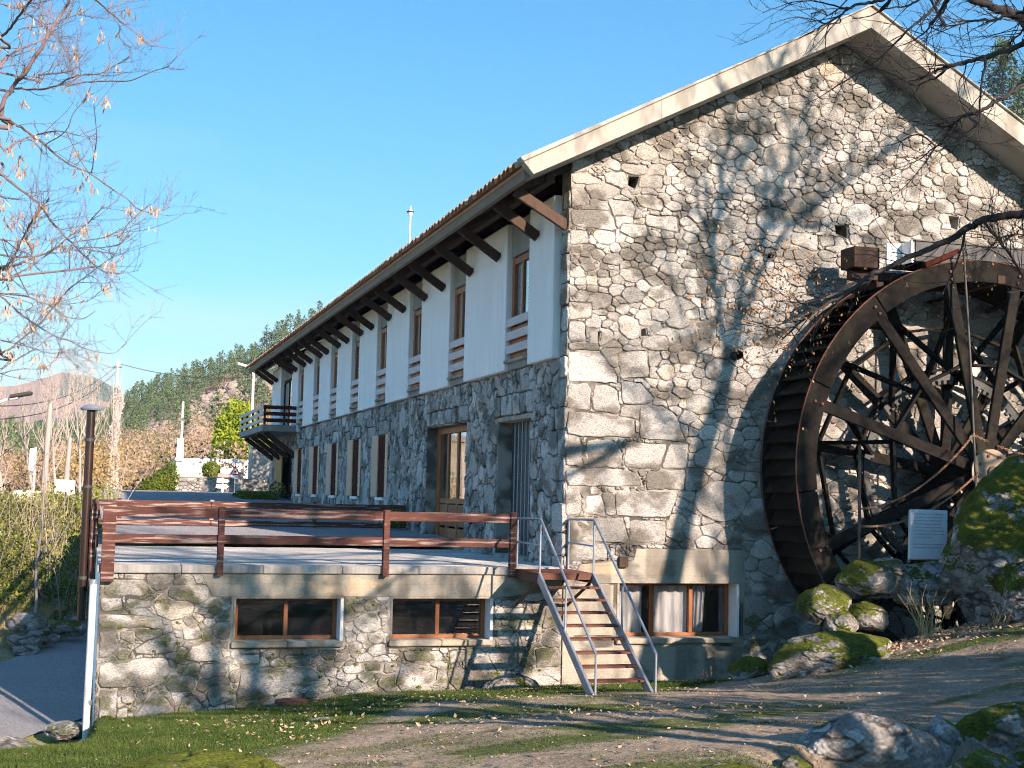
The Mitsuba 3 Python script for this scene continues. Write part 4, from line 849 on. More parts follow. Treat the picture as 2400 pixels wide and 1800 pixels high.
def low_window(parent, x0, x1, z0, z1, panes, curtains=False, jamb_l=False):
    w = key_of(parent + '__low_window')
    yb = .36
    fr = MB().box(x0, x0 + .07, yb - .04, yb + .03, z0, z1, .006).box(x1 - .07, x1, yb - .04, yb + .03, z0, z1, .006).box(x0 + .07, x1 - .07, yb - .04, yb + .03, z1 - .06, z1, .006).box(x0 + .07, x1 - .07, yb - .04, yb + .03, z0, z0 + .06, .006)
    xs = np.linspace(x0, x1, panes + 1)
    for x in xs[1:-1]:
        fr.box(x - .035, x + .035, yb - .045, yb + .02, z0 + .06, z1 - .06, .006)
    put(w, fr, 'orange_wood', (.2, 0))
    for a_, b_ in zip(xs[:-1], xs[1:]):
        part(w, 'pane', MB().box(a_ + .03, b_ - .03, yb, yb + .005, z0 + .05, z1 - .05), 'glass')
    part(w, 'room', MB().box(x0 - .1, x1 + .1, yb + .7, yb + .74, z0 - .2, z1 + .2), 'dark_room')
    part(w, 'jamb', MB().box(x1, x1 + .05, -.012, yb + .05, z0 - .0, z1, .004), 'white_paint', label='white painted right window jamb')
    part(w, 'jamb', MB().box(x0 - .04, x0, -.006, yb + .05, z0, z1, .004), 'concrete')
    part(w, 'head', MB().box(x0 - .05, x1 + .05, .0, yb + .05, z1, z1 + .035), 'concrete')
    n_ = 2 if x1 - x0 < 2 else 3
    xs = np.linspace(x0 - .06, x1 + .05, n_ + 1)
    for a_, b_ in zip(xs[:-1], xs[1:]):
        part(w, 'sill', MB().box(a_ + .003, b_ - .003, -.07, yb, z0 - .095, z0 - .0, .012), 'concrete')
    if curtains:
        for a_, b_, lo in ((x0 + .02, x0 + .62, z0 + .05), (x0 + .8, x0 + 1.48, z0 + .05), (x0 + 1.6, x0 + 1.86, z0 + .05)):
            n2 = 22
            t = np.linspace(0, 1, n2)
            px = a_ + (b_ - a_) * t
            py = yb + .12 + .03 * np.sin(t * 21 + a_ * 5) + .012 * np.sin(t * 55)
            top = np.stack([px, py, px * 0 + z1 - .06], 1)
            bot = np.stack([px * (1 if b_ - a_ > .5 else .96) + (0 if b_ - a_ > .5 else .07), py, px * 0 + lo], 1)
            i_ = np.arange(n2 - 1)
            f = np.vstack([np.stack([i_, i_ + 1, i_ + 1 + n2], 1), np.stack([i_, i_ + 1 + n2, i_ + n2], 1)])
            part(w, 'curtain', (np.vstack([top, bot]), f), 'curtain', smooth=True)
    return w


low_window(MILL, 1.04, 3.30, -1.26, -.305, 3, True)

# roof: slab, barge, tiles, eaves
th = .20
slab = Polygon([(-1.02, under(-1.02)), (RX, RZ), (XR + .6, under(XR + .6)), (XR + .6, under(XR + .6) + th), (RX, RZ + th), (-1.02, under(-1.02) + th)])
part(MILL, 'roof_slab', MB().prism(slab, [0, -.78, 0], [1, 0, 0], [0, 0, 1], [0, 1, 0], 0, .80), 'grey_concrete', label='concrete soffit under the gable overhang')
slab2 = Polygon([(-1.0, under(-1.0) + .03), (RX, RZ + .03), (XR + .5, under(XR + .5) + .03), (XR + .5, under(XR + .5) + th), (RX, RZ + th), (-1.0, under(-1.0) + th)])
part(MILL, 'eave_boards', MB().prism(slab2, [0, .022, 0], [1, 0, 0], [0, 0, 1], [0, 1, 0], 0, 41.8), 'dark_timber')
bt = .41
nx, nz = -.24, .27
barge_l = Polygon([(-1.02, under(-1.02)), (RX, RZ), (RX, RZ + bt), (-1.02 + nx, under(-1.02) + nz)])
barge_r = Polygon([(RX, RZ), (XR + .6, under(XR + .6)), (XR + .6, under(XR + .6) + bt + .05), (RX, RZ + bt)])
bg = None
for xa, xb in ((-1.4, 1.28), (1.286, 3.40), (3.406, RX)):
    k_ = key_of(MILL + '__barge_board')
    bg = bg or k_
    put(k_, MB().prism(barge_l.intersection(sbox(xa, 0, xb, 14)), [0, -1.0, 0], [1, 0, 0], [0, 0, 1], [0, 1, 0], 0, .218), 'barge', (R.random(), 0))
for xa, xb in ((RX, 7.6), (7.606, 12.4)):
    bg2 = key_of(MILL + '__barge_board')
    put(bg2, MB().prism(barge_r.intersection(sbox(xa, 0, xb, 14)), [0, -1.0, 0], [1, 0, 0], [0, 0, 1], [0, 1, 0], 0, .218), 'barge', (R.random(), 0))
for (bk, xa, xb) in ((bg, -1.02, RX), (bg2, RX, XR + .6)):
    q = [np.array([x, -1.012, under(x) + (bt if x > -.9 else .30)]) for x in (xa - (.2 if xa < 0 else 0), xb)]
    part(bk, 'capping', MB().beam(q[0] + [0, .09, .012], q[1] + [0, .09, .012], .26, .028, (0, 0, 1), .004), 'barge', label='thin pale capping strip along the barge top')
# eave fascia of the long side
part(MILL, 'fascia', MB().box(-1.13, -1.03, -.775, 41.85, 6.52, 6.735, .008), 'eave_concrete', label='grey-brown fascia along the long eave')
part(MILL, 'purlin', MB().box(-.46, -.30, .03, 41.7, 6.72, 6.86, .006), 'dark_timber')
mb = MB()
yy = -.66
while yy < 41.8:
    r_ = .128 + R.uniform(-.006, .006)
    x0_ = -1.27 + R.uniform(-.03, .02)
    zt = under(x0_) + th + .05
    ang = np.linspace(0, np.pi, 7)
    rows = []
    for x_ in (x0_, 1.5, RX):
        zc = under(x_) + th + .055
        rows.append(np.stack([x_ + 0 * ang, yy + r_ * np.cos(ang), zc + r_ * np.sin(ang)], 1))
    v = np.vstack(rows + [rows[0] * [1, 1, 1] - [0, 0, .02]])
    i_ = np.arange(6)
    f = []
    for a_ in (0, 7):
        f += [np.stack([a_ + i_, a_ + i_ + 1, a_ + i_ + 8], 1), np.stack([a_ + i_, a_ + i_ + 8, a_ + i_ + 7], 1)]
    mb.add(v, np.vstack(f))
    # the mouth of the tile, a dark thickness
    mb.add(np.vstack([rows[0], rows[0] * [1, 0, 0] + np.stack([0 * ang, yy + (r_ - .022) * np.cos(ang), zt + .005 + (r_ - .022) * np.sin(ang)], 1)]), np.vstack([np.stack([i_, i_ + 7, i_ + 8], 1), np.stack([i_, i_ + 8, i_ + 1], 1)]))
    yy += .292 + R.uniform(-.008, .008)
mb.box(-1.16, RX, -.75, 41.8, 0, .001) if False else None
k = part(MILL, 'roof_tiles', mb, 'tile', kind='stuff')
part(MILL, 'roof_bed', MB().prism(Polygon([(-1.14, under(-1.14) + th - .03), (RX, RZ + th), (RX, RZ + th + .035), (-1.14, under(-1.14) + th + .03)]), [0, -.77, 0], [1, 0, 0], [0, 0, 1], [0, 1, 0], 0, 42.6), 'tile')
# struts
for y in (.12, 1.34, 3.87, 5.96, 8.42, 10.23, 12.68, 14.49, 16.95, 18.64, 21.0, 22.6, 24.93, 26.39, 28.69, 30.28, 32.62, 33.83, 38.6, 40.2):
    p0, p1 = np.array([-.13, y, 5.98]), np.array([-1.0, y, 6.53])
    x_out = .17 if y > .3 else .02
    p0[0] = -x_out
    part(MILL, 'strut', MB().beam(p0, p1, .085, .19, (0, 0, 1), .008), 'dark_timber')
    part(MILL, 'rafter', MB().beam([-1.0, y, under(-1.0) - .04], [.0, y, under(0) - .055], .085, .13, (0, 0, 1), .006), 'dark_timber')
# balcony
b = key_of(MILL + '__balcony')
put(b, MB().box(-1.5, -.02, 32.4, 41.1, 3.50, 3.76, .015), 'grey_concrete', (.5, 0))
for y in (33.2, 35.6, 38.0, 40.4):
    part(b, 'strut', MB().beam([-.02, y, 2.55], [-1.3, y, 3.48], .16, .2, (0, 0, 1), .01), 'dark_timber')
for z0 in (3.86, 4.12, 4.38):
    part(b, 'rail', MB().box(-1.50, -1.455, 32.4, 41.1, z0, z0 + .15, .008), 'grey_plank')
    part(b, 'rail', MB().box(-1.45, -.16, 32.42, 32.47, z0, z0 + .15, .008), 'red_wood')
for y in (32.5, 34.7, 36.8, 39.0, 41.0):
    part(b, 'post', MB().box(-1.44, -1.36, y - .05, y + .05, 3.76, 4.54, .008), 'red_wood')
part(b, 'end_post', MB().box(-.15, -.03, 32.36, 32.5, 3.5, 4.56, .008), 'white_paint')
# spout in the gable
part(MILL, 'spout', MB().tube([[3.2, .2, 3.8], [3.24, -.16, 3.82]], .075, 12, False), 'dark_metal', smooth=True)
part(MILL, 'bracket', MB().box(1.0, 1.16, -.10, .0, -.02, .16), 'dark_timber')
# ---------------------------------------------------------------- terrace with its railing, pipes and steel stair
TER = thing('stone_terrace', 'stone terrace with concrete deck and two low dark windows below', 'terrace')
tw = TER + '__front_wall'
wa, wb = sbox(-5.60, -1.28, -3.86, -.565), sbox(-3.02, -1.28, -1.28, -.565)
reg = Polygon([(-7.70, -2.9), (-7.70, -.16), (-.02, -.16), (-.02, -2.9)])
put(tw, MB().prism(reg.difference(wa).difference(wb), *GF, -.5, -.006), 'mortar')
lint = Polygon([(-6.15, -.17), (-.03, -.17), (-.03, -.42), (-1.0, -.535), (-5.95, -.535)])
sz = reg.difference(unary_union([wa, wb]).buffer(.05, join_style=2)).difference(sbox(-5.68, -1.39, -3.78, -1.2)).difference(sbox(-3.10, -1.39, -1.2, -1.2)).difference(lint)
lay_wall(tw, sz, GF, TERRACE_STONES, lambda u, v: .14 if v > -1.4 else .17, 1.35, .0045, .014, 300, 8)
part(tw, 'lintel_beam', MB().prism(lint, *GF, -.03, .020), 'concrete', label='stained poured concrete beam above the low windows')
low_window(TER, -5.58, -3.88, -1.26, -.57, 2)
low_window(TER, -3.0, -1.31, -1.26, -.57, 2)
part(TER, 'recess', MB().box(-6.14, -5.9, .0, .03, -.98, -.74), 'dark_metal')
part(TER, 'side_wall', MB().box(-7.70, -7.4, .03, 12.6, -3.2, -.16), 'plaster', label='pale rendered side wall above the road')
part(TER, 'deck', MB().box(-7.74, -.002, .325, 7.2, -.16, -.045, .006), 'deck')
for i in range(6):
    x0_, x1_ = -7.76 + i * 1.293, -7.76 + (i + 1) * 1.293
    if i == 5:
        x1_ = -.01
    part(TER, 'edge_slab', MB().box(x0_ + .004, x1_ - .004, -.075, .32, -.165 + R.uniform(-.004, .004), -.04 + R.uniform(-.004, .004), .012), 'deck')
part(TER, 'deck', MB().box(-7.74, -7.5, 7.2, 12.7, -.2, -.02), 'concrete')

# railings
RAIL = thing('wooden_railing', 'weathered red plank railing along the terrace front edge', 'railing', None)
for x in (-7.60, -5.87, -3.17, -.97):
    w = .1 if x > -7 else .2
    for y in ((-.165, -.12), (-.075, -.03)):
        part(RAIL, 'post', MB().box(x - w / 2, x + w / 2, y[0], y[1], -.20 if x > -7 else -.30, .90, .006), 'rail_paint', (R.random() * .5, .3))
xs = [-7.7, -5.85, -3.17, -.98]
for a_, b_ in zip(xs[:-1], xs[1:]):
    for z0, z1 in ((.72, .875), (.30, .445)):
        s = R.uniform(-.006, .006)
        part(RAIL, 'rail', MB().box(a_ + .02, b_ + .005, -.118, -.077, z0 + s, z1 + s, .007), 'rail_paint', (R.random(), .3))
RAIL2 = thing('wooden_railing', 'red plank railing seen end-on along the terrace left side', 'railing')
for z0, z1 in ((.69, .90), (.22, .40)):
    part(RAIL2, 'rail', MB().box(-7.80, -7.755, .1, 12.5, z0, z1, .007), 'rail_paint')
for y in (.35, 3.2, 6.2, 9.2, 12.3):
    part(RAIL2, 'post', MB().box(-7.87, -7.802, y - .09, y + .09, -.55, .86, .006), 'rail_paint')
RAIL3 = thing('wooden_railing', 'faded red plank railing across the far side of the terrace', 'railing')
xs = [-7.7, -5.0, -2.38, .0 - .02]
for a_, b_ in zip(xs[:-1], xs[1:]):
    for z0, z1 in ((.70, .86), (.26, .40)):
        part(RAIL3, 'rail', MB().box(a_ + .01, b_ - .01, 12.46, 12.50, z0, z1, .007), 'rail_paint')
for x in (-7.2, -4.98, -2.40):
    part(RAIL3, 'post', MB().box(x - .05, x + .05, 12.505, 12.57, -.05, .9, .006), 'rail_paint')

# flue and downpipe at the terrace's left end
FL = thing('flue_pipe', 'tall dark brown metal flue with a conical cap at the terrace left end', 'chimney pipe')
part(FL, 'pipe', MB().tube([[-7.955, .42, -.95], [-7.955, .42, 2.40]], .068, 20), 'flue_metal', smooth=40)
part(FL, 'cap', MB().tube([[-7.955, .42, 2.40], [-7.955, .42, 2.43], [-7.955, .42, 2.475], [-7.955, .42, 2.50]], [.16, .175, .12, .02], 20), 'galvanised', smooth=40)
for z in (-.3, 1.15, 1.9):
    part(FL, 'collar', MB().tube([[-7.955, .42, z], [-7.955, .42, z + .05]], .076, 20), 'dark_metal', smooth=40)
DP = thing('drainpipe', 'pale grey drainpipe down the terrace left corner', 'drainpipe')
part(DP, 'pipe', MB().tube([[-7.80, -.06, -.30], [-7.80, -.06, -1.2], [-7.81, -.075, -2.35], [-7.80, -.10, -2.98]], .055, 16), 'white_metal', smooth=40)
for z in (-.34, -2.2):
    part(DP, 'collar', MB().tube([[-7.80, -.062, z], [-7.80, -.062, z + .07]], .064, 16), 'galvanised', smooth=40)

# steel stair
ST = thing('steel_staircase', 'galvanised steel stair with rusty treads from yard to terrace', 'staircase')
xl, xr = -.87, .06
y0, zt, yb_, zb = -1.32, -.065, -3.86, -1.70
for x in (xl, xr):
    part(ST, 'string', MB().beam([x, y0 + .02, zt - .06], [x, yb_, zb], .045, .16, (0, 0, 1), .006), 'galvanised')
    part(ST, 'landing_beam', MB().box(x - .02, x + .02, y0 + .012, -.03, zt - .16, zt - .012, .004), 'rust')
    part(ST, 'brace', MB().beam([x, y0 + .15, zt - .16], [x, -.03, zt - .62], .035, .05), 'rust')
part(ST, 'landing', MB().box(xl - .03, xr + .03, y0, -.03, zt - .010, zt + .006, .003), 'rust')
part(ST, 'landing_edge', MB().box(xl + .021, xr - .021, y0, y0 + .011, zt - .10, zt - .011), 'rust')
nt = 9
for i in range(1, nt + 1):
    t = i / (nt + .35)
    yc, zc = y0 - .02 + (yb_ - y0) * t, zt - .03 + (zb - zt) * t
    part(ST, 'tread', MB().box(xl + .024, xr - .024, yc - .12, yc + .12, zc - .018, zc + .014, .004), 'rust')
for x in (xl, xr):
    h = key_of(ST + '__handrail')
    sgn = 0
    top = [np.array([x, -.06, .80]), np.array([x, y0, .815]), np.array([x, yb_ - .12, -1.06])]
    put(h, MB().tube(top, .021, 10), 'galvanised', (.5, 0), smooth=50)
    part(h, 'mid_rail', MB().tube([[x, -.06, .40], [x, y0, .385]], .016, 8), 'galvanised', smooth=50)
    for y, zlo, zhi in ((-.06, zt, .80), (y0, zt - .02, .815), (-2.62, -.94, -.165), (yb_ - .12, -1.66, -1.06)):
        part(h, 'post', MB().tube([[x, y, zlo], [x, y, zhi]], .019, 8), 'galvanised', smooth=50)
MH = thing('manhole_cover', 'round rusty manhole cover set on a low concrete ring in the grass', 'manhole cover')
zc = -2.16
part(MH, 'ring', MB().tube([[-4.72, -.62, zc - .06], [-4.72, -.62, zc + .05], [-4.72, -.62, zc + .055], [-4.72, -.62, zc + .04]], [.31, .30, .28, .26], 28, False), 'concrete', smooth=40)
part(MH, 'lid', MB().tube([[-4.72, -.62, zc], [-4.72, -.62, zc + .045]], .265, 28), 'rust', smooth=40)
# ---------------------------------------------------------------- water wheel
WH = thing('water_wheel', 'huge dark timber water wheel against the stone gable', 'water wheel')
HX, HZ = 7.37, 1.80
R0, R1 = 3.79, 3.44
YF, YR = -1.64, -.36


def pol(r, a, y):
    return np.array([HX + r * math.cos(a), y, HZ + r * math.sin(a)])


def arc_piece(r0, r1, a0, a1, y0, y1, n=6):
    a = np.linspace(a0, a1, n)
    outer = [(HX + r1 * math.cos(t), HZ + r1 * math.sin(t)) for t in a]
    inner = [(HX + r0 * math.cos(t), HZ + r0 * math.sin(t)) for t in a[::-1]]
    return MB().prism(Polygon(outer + inner), [0, 0, 0], [1, 0, 0], [0, 0, 1], [0, 1, 0], y0, y1)


for (y, nm) in ((YF, 'front_shroud'), (YR, 'rear_shroud')):
    for k in range(12):
        a = 2 * math.pi * k / 12 + (.12 if nm[0] == 'f' else .3)
        off = R.uniform(-.006, .006)
        part(WH, nm, arc_piece(R1 - .02, R0, a + .004, a + 2 * math.pi / 12 - .004, y - .035 + off, y + .035 + off, 7), 'wheel_timber', (.55 + .35 * R.random(), 0))
    # iron band on the outer edge
    a = np.linspace(0, 2 * math.pi, 97)
    mb = MB()
    mb.tube([pol(R0 + .012, t, y - .03) for t in a], .014, 5)
    part(WH, 'iron_band', mb, 'rust')
nb = 80
for k in range(nb):
    a = 2 * math.pi * k / nb
    da = 2 * math.pi / nb
    # floor board of the bucket and its outer board
    p0, p1 = pol(R1 + .03, a, 0), pol(R0 - .03, a + da * 1.55, 0)
    d = unit(p1 - p0)
    nrm = np.array([-d[2], 0, d[0]])
    c = (p0 + p1) / 2
    L = np.linalg.norm(p1 - p0) / 2
    part(WH, 'bucket_board', MB().obox([c[0], (YF + YR) / 2, c[2]], [d, [0, 1, 0], nrm], [L, (YR - YF) / 2 - .04, .016], .004), 'wheel_timber', (.15 + .5 * R.random(), 0))
    t = unit(np.array([-math.sin(a + da / 2), 0, math.cos(a + da / 2)]))
    rd = np.array([math.cos(a + da / 2), 0, math.sin(a + da / 2)])
    cc = pol(R1 - .005, a + da / 2, (YF + YR) / 2)
    part(WH, 'sole_board', MB().obox(cc, [t, [0, 1, 0], rd], [R1 * da / 2 * 1.01, (YR - YF) / 2 - .04, .014], .003), 'wheel_timber', (.1 + .4 * R.random(), 0))
spk = [203, 162, 129, 102, 79, 50, 22, -8, -38, -68, -98, -130]
for j, (y, rr) in enumerate(((YF + .03, 1), (YR - .03, 1))):
    pts = []
    for s in spk:
        a = math.radians(s + (0 if j == 0 else 9))
        part(WH, 'spoke', MB().beam(pol(.16, a + .5, y), pol(R1 + .25, a, y), .085, .20, (0, 1, 0), .008) if False else MB().obox((pol(.2, a, y) + pol(R1 + .26, a, y)) / 2, [[math.cos(a), 0, math.sin(a)], [0, 1, 0], [-math.sin(a), 0, math.cos(a)]], [(R1 + .06) / 2, .042, .098], .01), 'wheel_timber', (.5 + .4 * R.random(), 0))
        for rr_ in (R1 + .05, R1 + .19):
            part(WH, 'bolt', MB().tube([pol(rr_, a, y - (.055 if j == 0 else .05)), pol(rr_, a, y - (.082 if j == 0 else .05) - .02)], .028, 8), 'rust')
        pts.append(a)
    # ring of braces between neighbouring spokes
    for r_ in ((1.95,) if j == 0 else (1.95, 2.75)):
        for a, b in zip(pts, pts[1:] + [pts[0]]):
            part(WH, 'brace', MB().beam(pol(r_, a, y + (.07 if j == 0 else -.07)), pol(r_, b, y + (.07 if j == 0 else -.07)), .05, .12, (0, 1, 0), .006), 'wheel_timber', (.4 + .5 * R.random(), 0))
for i, s in enumerate(spk):
    a, b = math.radians(s), math.radians(s + 9)
    part(WH, 'cross_brace', MB().beam(pol(1.6, a, YF + .1), pol(2.9, b, YR - .1), .07, .11, (0, 1, 0), .006), 'wheel_timber', (.3 + .5 * R.random(), 0))
    part(WH, 'cross_brace', MB().beam(pol(2.9, a, YF + .1), pol(1.6, b, YR - .1), .07, .11, (0, 1, 0), .006), 'wheel_timber', (.3 + .5 * R.random(), 0))
    part(WH, 'cross_brace', MB().beam(pol(3.2, a, YF + .1), pol(3.2, b - .25, YR - .1), .06, .10, (0, 1, 0), .006), 'wheel_timber', (.3 + .5 * R.random(), 0))
# hub, axle, gear ring
disc = Point(0, 0).buffer(.40, 32)
part(WH, 'hub_plate', MB().prism(disc, [HX - .02, -1.80, HZ], [1, 0, 0], [0, 0, 1], [0, 1, 0], -.02, .0), 'sandy_metal', (.4, 0), label='pale round hub plate with bolts')
for k in range(8):
    a = k * math.pi / 4 + .3
    part(WH, 'bolt', MB().tube([[HX + .29 * math.cos(a), -1.82, HZ + .29 * math.sin(a)], [HX + .29 * math.cos(a), -1.85, HZ + .29 * math.sin(a)]], .028, 6), 'rust')
part(WH, 'hub', MB().tube([[HX, -1.79, HZ], [HX, -.1, HZ]], .30, 24), 'wheel_timber', (.2, 0), smooth=40)
part(WH, 'axle', MB().tube([[HX, -1.86, HZ], [HX, .1, HZ]], .10, 20), 'dark_metal', smooth=40)
mb = MB()
ga = np.linspace(0, 2 * math.pi, 85)
ring = Point(0, 0).buffer(1.84, 24).difference(Point(0, 0).buffer(1.72, 24))
mb.prism(ring, [HX, -.60, HZ], [1, 0, 0], [0, 0, 1], [0, 1, 0], 0, .06)
for t in ga[:-1]:
    c = pol(1.69, t, -.57)
    mb.obox(c, [[math.cos(t), 0, math.sin(t)], [0, 1, 0], [-math.sin(t), 0, math.cos(t)]], [.045, .03, .032])
part(WH, 'gear_ring', mb, 'trough_metal', (.5, 0), label='toothed iron gear ring behind the spokes')
# flume above the wheel
FU = thing('flume', 'metal water trough on timber blocks above the wheel', 'trough')
part(FU, 'trough', MB().box(5.92, 12.5, -1.66, -1.62, 5.50, 5.86, .004).box(5.92, 12.5, -.72, -.68, 5.50, 5.86, .004).box(5.92, 12.5, -1.618, -.722, 5.50, 5.53), 'trough_metal')
part(FU, 'rim', MB().box(5.90, 12.5, -1.69, -1.60, 5.862, 5.885).box(5.90, 12.5, -1.685, -1.664, 5.60, 5.63), 'dark_metal')
part(FU, 'lower_beam', MB().box(6.1, 12.5, -1.60, -1.46, 5.36, 5.498, .008), 'wheel_timber')
part(FU, 'end_board', MB().box(5.56, 5.90, -1.30, -1.26, 5.48, 5.86, .004).box(5.86, 5.90, -1.62, -1.31, 5.48, 5.86), 'white_paint', label='white end board of the trough')
part(FU, 'end_block', MB().box(5.02, 5.54, -1.10, -.62, 5.42, 5.80, .012), 'dark_timber', (.1, 0), label='dark red-brown timber block at the trough end')
part(FU, 'beam', MB().box(5.1, 6.6, -.9, -.70, 5.24, 5.40, .01).box(5.6, 5.75, -.9, -.02, 5.1, 5.24, .01), 'dark_timber')
part(FU, 'chute', MB().obox([4.92, -.55, 5.02], [[.9, 0, .43], [0, 1, 0], [-.43, 0, .9]], [.5, .34, .02], .004), 'trough_metal')
part(FU, 'bracket', MB().beam([6.05, -1.75, 5.42], [6.72, -1.80, 5.72], .06, .09, (0, 0, 1), .006), 'red_wood')
for x in (7.6, 9.6, 11.6):
    part(FU, 'bearer', MB().box(x, x + .16, -1.7, -.01, 5.2, 5.355, .01), 'dark_timber')
# guard posts, chains
PO = thing('chain_post', 'slim metal rod post rising past the wheel hub to the trough', 'post')
part(PO, 'rod', MB().tube([[6.72, -1.92, 5.74], [6.80, -2.0, 3.7], [6.86, -2.05, 1.7], [6.87, -2.05, .6]], .022, 8), 'dark_metal', (.2, 0), smooth=50)
PO2 = thing('chain_post', 'slim metal post standing on the round mossy boulder', 'post')
part(PO2, 'rod', MB().tube([[4.08, -2.85, .1], [4.085, -2.85, 2.14]], .026, 8), 'dark_metal', (.2, 0), smooth=50)


def link(c, d, s, r=.0075, half=.028, wid=.016):
    t = np.linspace(0, 2 * math.pi, 9)
    return [c + d * half * math.cos(u) + s * wid * math.sin(u) for u in t], r


def chain(p0, p1, sag, label):
    ch = thing('chain', label, 'chain', 'rusty chains strung in front of the wheel')
    p0, p1 = np.array(p0, float), np.array(p1, float)
    L = np.linalg.norm(p1 - p0)
    n = int(L / .042)
    mb = MB()
    for i in range(n):
        t = (i + .5) / n
        c = p0 + (p1 - p0) * t - [0, 0, 4 * sag * t * (1 - t)]
        d = unit((p1 - p0) / L - np.array([0, 0, 4 * sag * (1 - 2 * t) / L]))
        s = unit(np.cross(d, [0, 1, .3]))
        if i % 2:
            s = np.cross(d, s)
        pts, r = link(c, d, s)
        mb.tube(pts, r, 4, False)
    put(ch, mb, 'chain_rust')


chain([4.08, -2.85, 1.10], [6.84, -2.05, 2.45], .30, 'upper rusty chain rising from the slim post to the hub post')
chain([4.08, -2.85, .82], [6.86, -2.05, 1.72], .26, 'lower rusty chain sagging between the slim post and the hub post')
chain([6.86, -2.05, 2.42], [9.6, -2.2, 2.2], .25, 'upper chain running right from the hub post out of the frame')
chain([6.86, -2.05, 1.78], [8.4, -2.2, 1.5], .08, 'short chain crossing the pale hub plate')
# inscribed stone
PQ = thing('inscribed_stone', 'pale grey inscribed stone slab leaning by the mossy boulder', 'stone plaque')
o = np.array([4.92, -3.0, .30])
U, V = np.array([.99, .02, -.01]), unit(np.array([.19, .26, .95]))
Nn = unit(np.cross(U, V))
Nn = Nn if Nn[1] < 0 else -Nn
put(PQ, MB().obox(o + U * .365 + V * .43 - Nn * .03, [U, V, Nn], [.365, .43, .035], .012), 'plaque')
mb = MB()
for row in range(11):
    x = .07
    zc = .78 - row * .058
    if row == 8:
        continue
    end = .66 - (.25 * R.random() if row in (7, 10) else .05 * R.random())
    while x < end - .03:
        w = R.uniform(.014, .05)
        mb.obox(o + U * (x + w / 2) + V * zc + Nn * .0055, [U, V, Nn], [w / 2, R.uniform(.006, .010), .0012])
        x += w + R.uniform(.010, .02)
k = part(PQ, 'engraving', mb, 'grey_concrete', (.2, 0), label='worn illegible lines of engraved lettering', kind='stuff')
# ---------------------------------------------------------------- boulders and slabs
ICO = trimesh.creation.icosphere(subdivisions=4, radius=1.0)
ICO3 = trimesh.creation.icosphere(subdivisions=3, radius=1.0)


def boulder(name, label, c, r, moss, seed, cat='boulder', rot=0.0, tilt=0.0, flat=.25, group=None, fine=True, facet=7, sink=0.0):
    k = thing(name, label, cat, group)
    m = ICO if fine else ICO3
    v = np.array(m.vertices)
    rg = np.random.default_rng(seed)
    for _ in range(facet):                       # cut planes give the broad faces of split granite
        d = unit(rg.normal(size=3))
        h = rg.uniform(.62, .90)
        s = v @ d
        v = v - np.outer(np.maximum(s - h, 0) * .8, d)
    nz = nfbm(v[:, 0], v[:, 1], v[:, 2], 1.7, 4, seed) - .5
    n2 = nfbm(v[:, 0], v[:, 1], v[:, 2], 6.0, 3, seed + 3) - .5
    v = v * (1 + .36 * nz + .07 * n2)[:, None]
    lo = -1 + flat
    v[:, 2] = np.where(v[:, 2] < lo, lo + (v[:, 2] - lo) * .2, v[:, 2])
    v = v * np.asarray(r, float)
    ca, sa, ct, st = math.cos(rot), math.sin(rot), math.cos(tilt), math.sin(tilt)
    v = v @ np.array([[ct, 0, -st], [0, 1, 0], [st, 0, ct]])
    v = v @ np.array([[ca, sa, 0], [-sa, ca, 0], [0, 0, 1]])
    v = v + np.asarray(c, float) - [0, 0, sink]
    put(k, (v, np.array(m.faces)), 'boulder', (moss, rg.random()), smooth=True)
    return k


BO = boulder
BO('boulder', 'round mossy boulder at the foot of the slim post by the wheel', (4.16, -2.95, -.08), (.50, .45, .36), .62, 1)
BO('boulder', 'lichen-white mossy boulder left of the post boulder, touching the wheel', (3.34, -3.12, -.45), (.48, .42, .38), .62, 2)
BO('boulder', 'grey lower boulder right of two small wheel-side boulders', (3.92, -3.4, -.60), (.34, .3, .28), .48, 3)
BO('boulder', 'small grey boulder in front of the lichen-white mossy boulder', (3.36, -3.45, -.70), (.31, .28, .24), .45, 4)
BO('boulder', 'low domed rock half covered in bright moss right of the low window', (2.66, -4.35, -1.16), (1.06, .85, .42), .58, 5, tilt=-.10)
BO('boulder', 'small moss-topped rock below the right low window', (1.93, -3.2, -1.42), (.34, .3, .22), .64, 6)
BO('boulder', 'very large mossy boulder at the right edge beside the inscribed stone', (6.75, -4.15, .12), (1.78, 1.15, 1.95), .74, 7)
BO('boulder', 'white lichened stone below the inscribed stone', (5.42, -3.4, -.03), (.27, .25, .22), .36, 8)
BO('boulder', 'grey angular stone left of the inscribed stone', (4.66, -2.8, .12), (.30, .3, .20), .30, 9)
BO('boulder', 'dark upright rock at the right edge below the large mossy boulder', (5.78, -4.85, -.2), (.34, .35, .62), .45, 10)
BO('boulder', 'shaded rock base under the inscribed stone', (5.22, -2.95, -.12), (.62, .42, .42), .35, 11)
BO('boulder', 'dark rock beside the base of the inscribed stone', (5.75, -3.1, -.05), (.35, .35, .34), .40, 12)
BO('boulder', 'big grey split boulder in the right foreground', (-1.04, -11.55, -1.06), (.78, .5, .40), .47, 13, rot=-.1, facet=10)
BO('boulder', 'small cracked stone wedged between the two foreground boulders', (-.22, -11.5, -.98), (.17, .2, .24), .42, 14)
BO('boulder', 'shadowed brown boulder at the lower right corner', (.62, -11.6, -1.10), (.86, .6, .48), .46, 15, facet=10)
BO('boulder', 'pale mossy stone low in the lower right foreground', (-.54, -12.45, -1.12), (.38, .32, .24), .55, 16)
BO('boulder', 'pale flat stone at the bottom edge left of the split boulder', (-2.93, -12.7, -1.08), (.46, .4, .2), .50, 17)
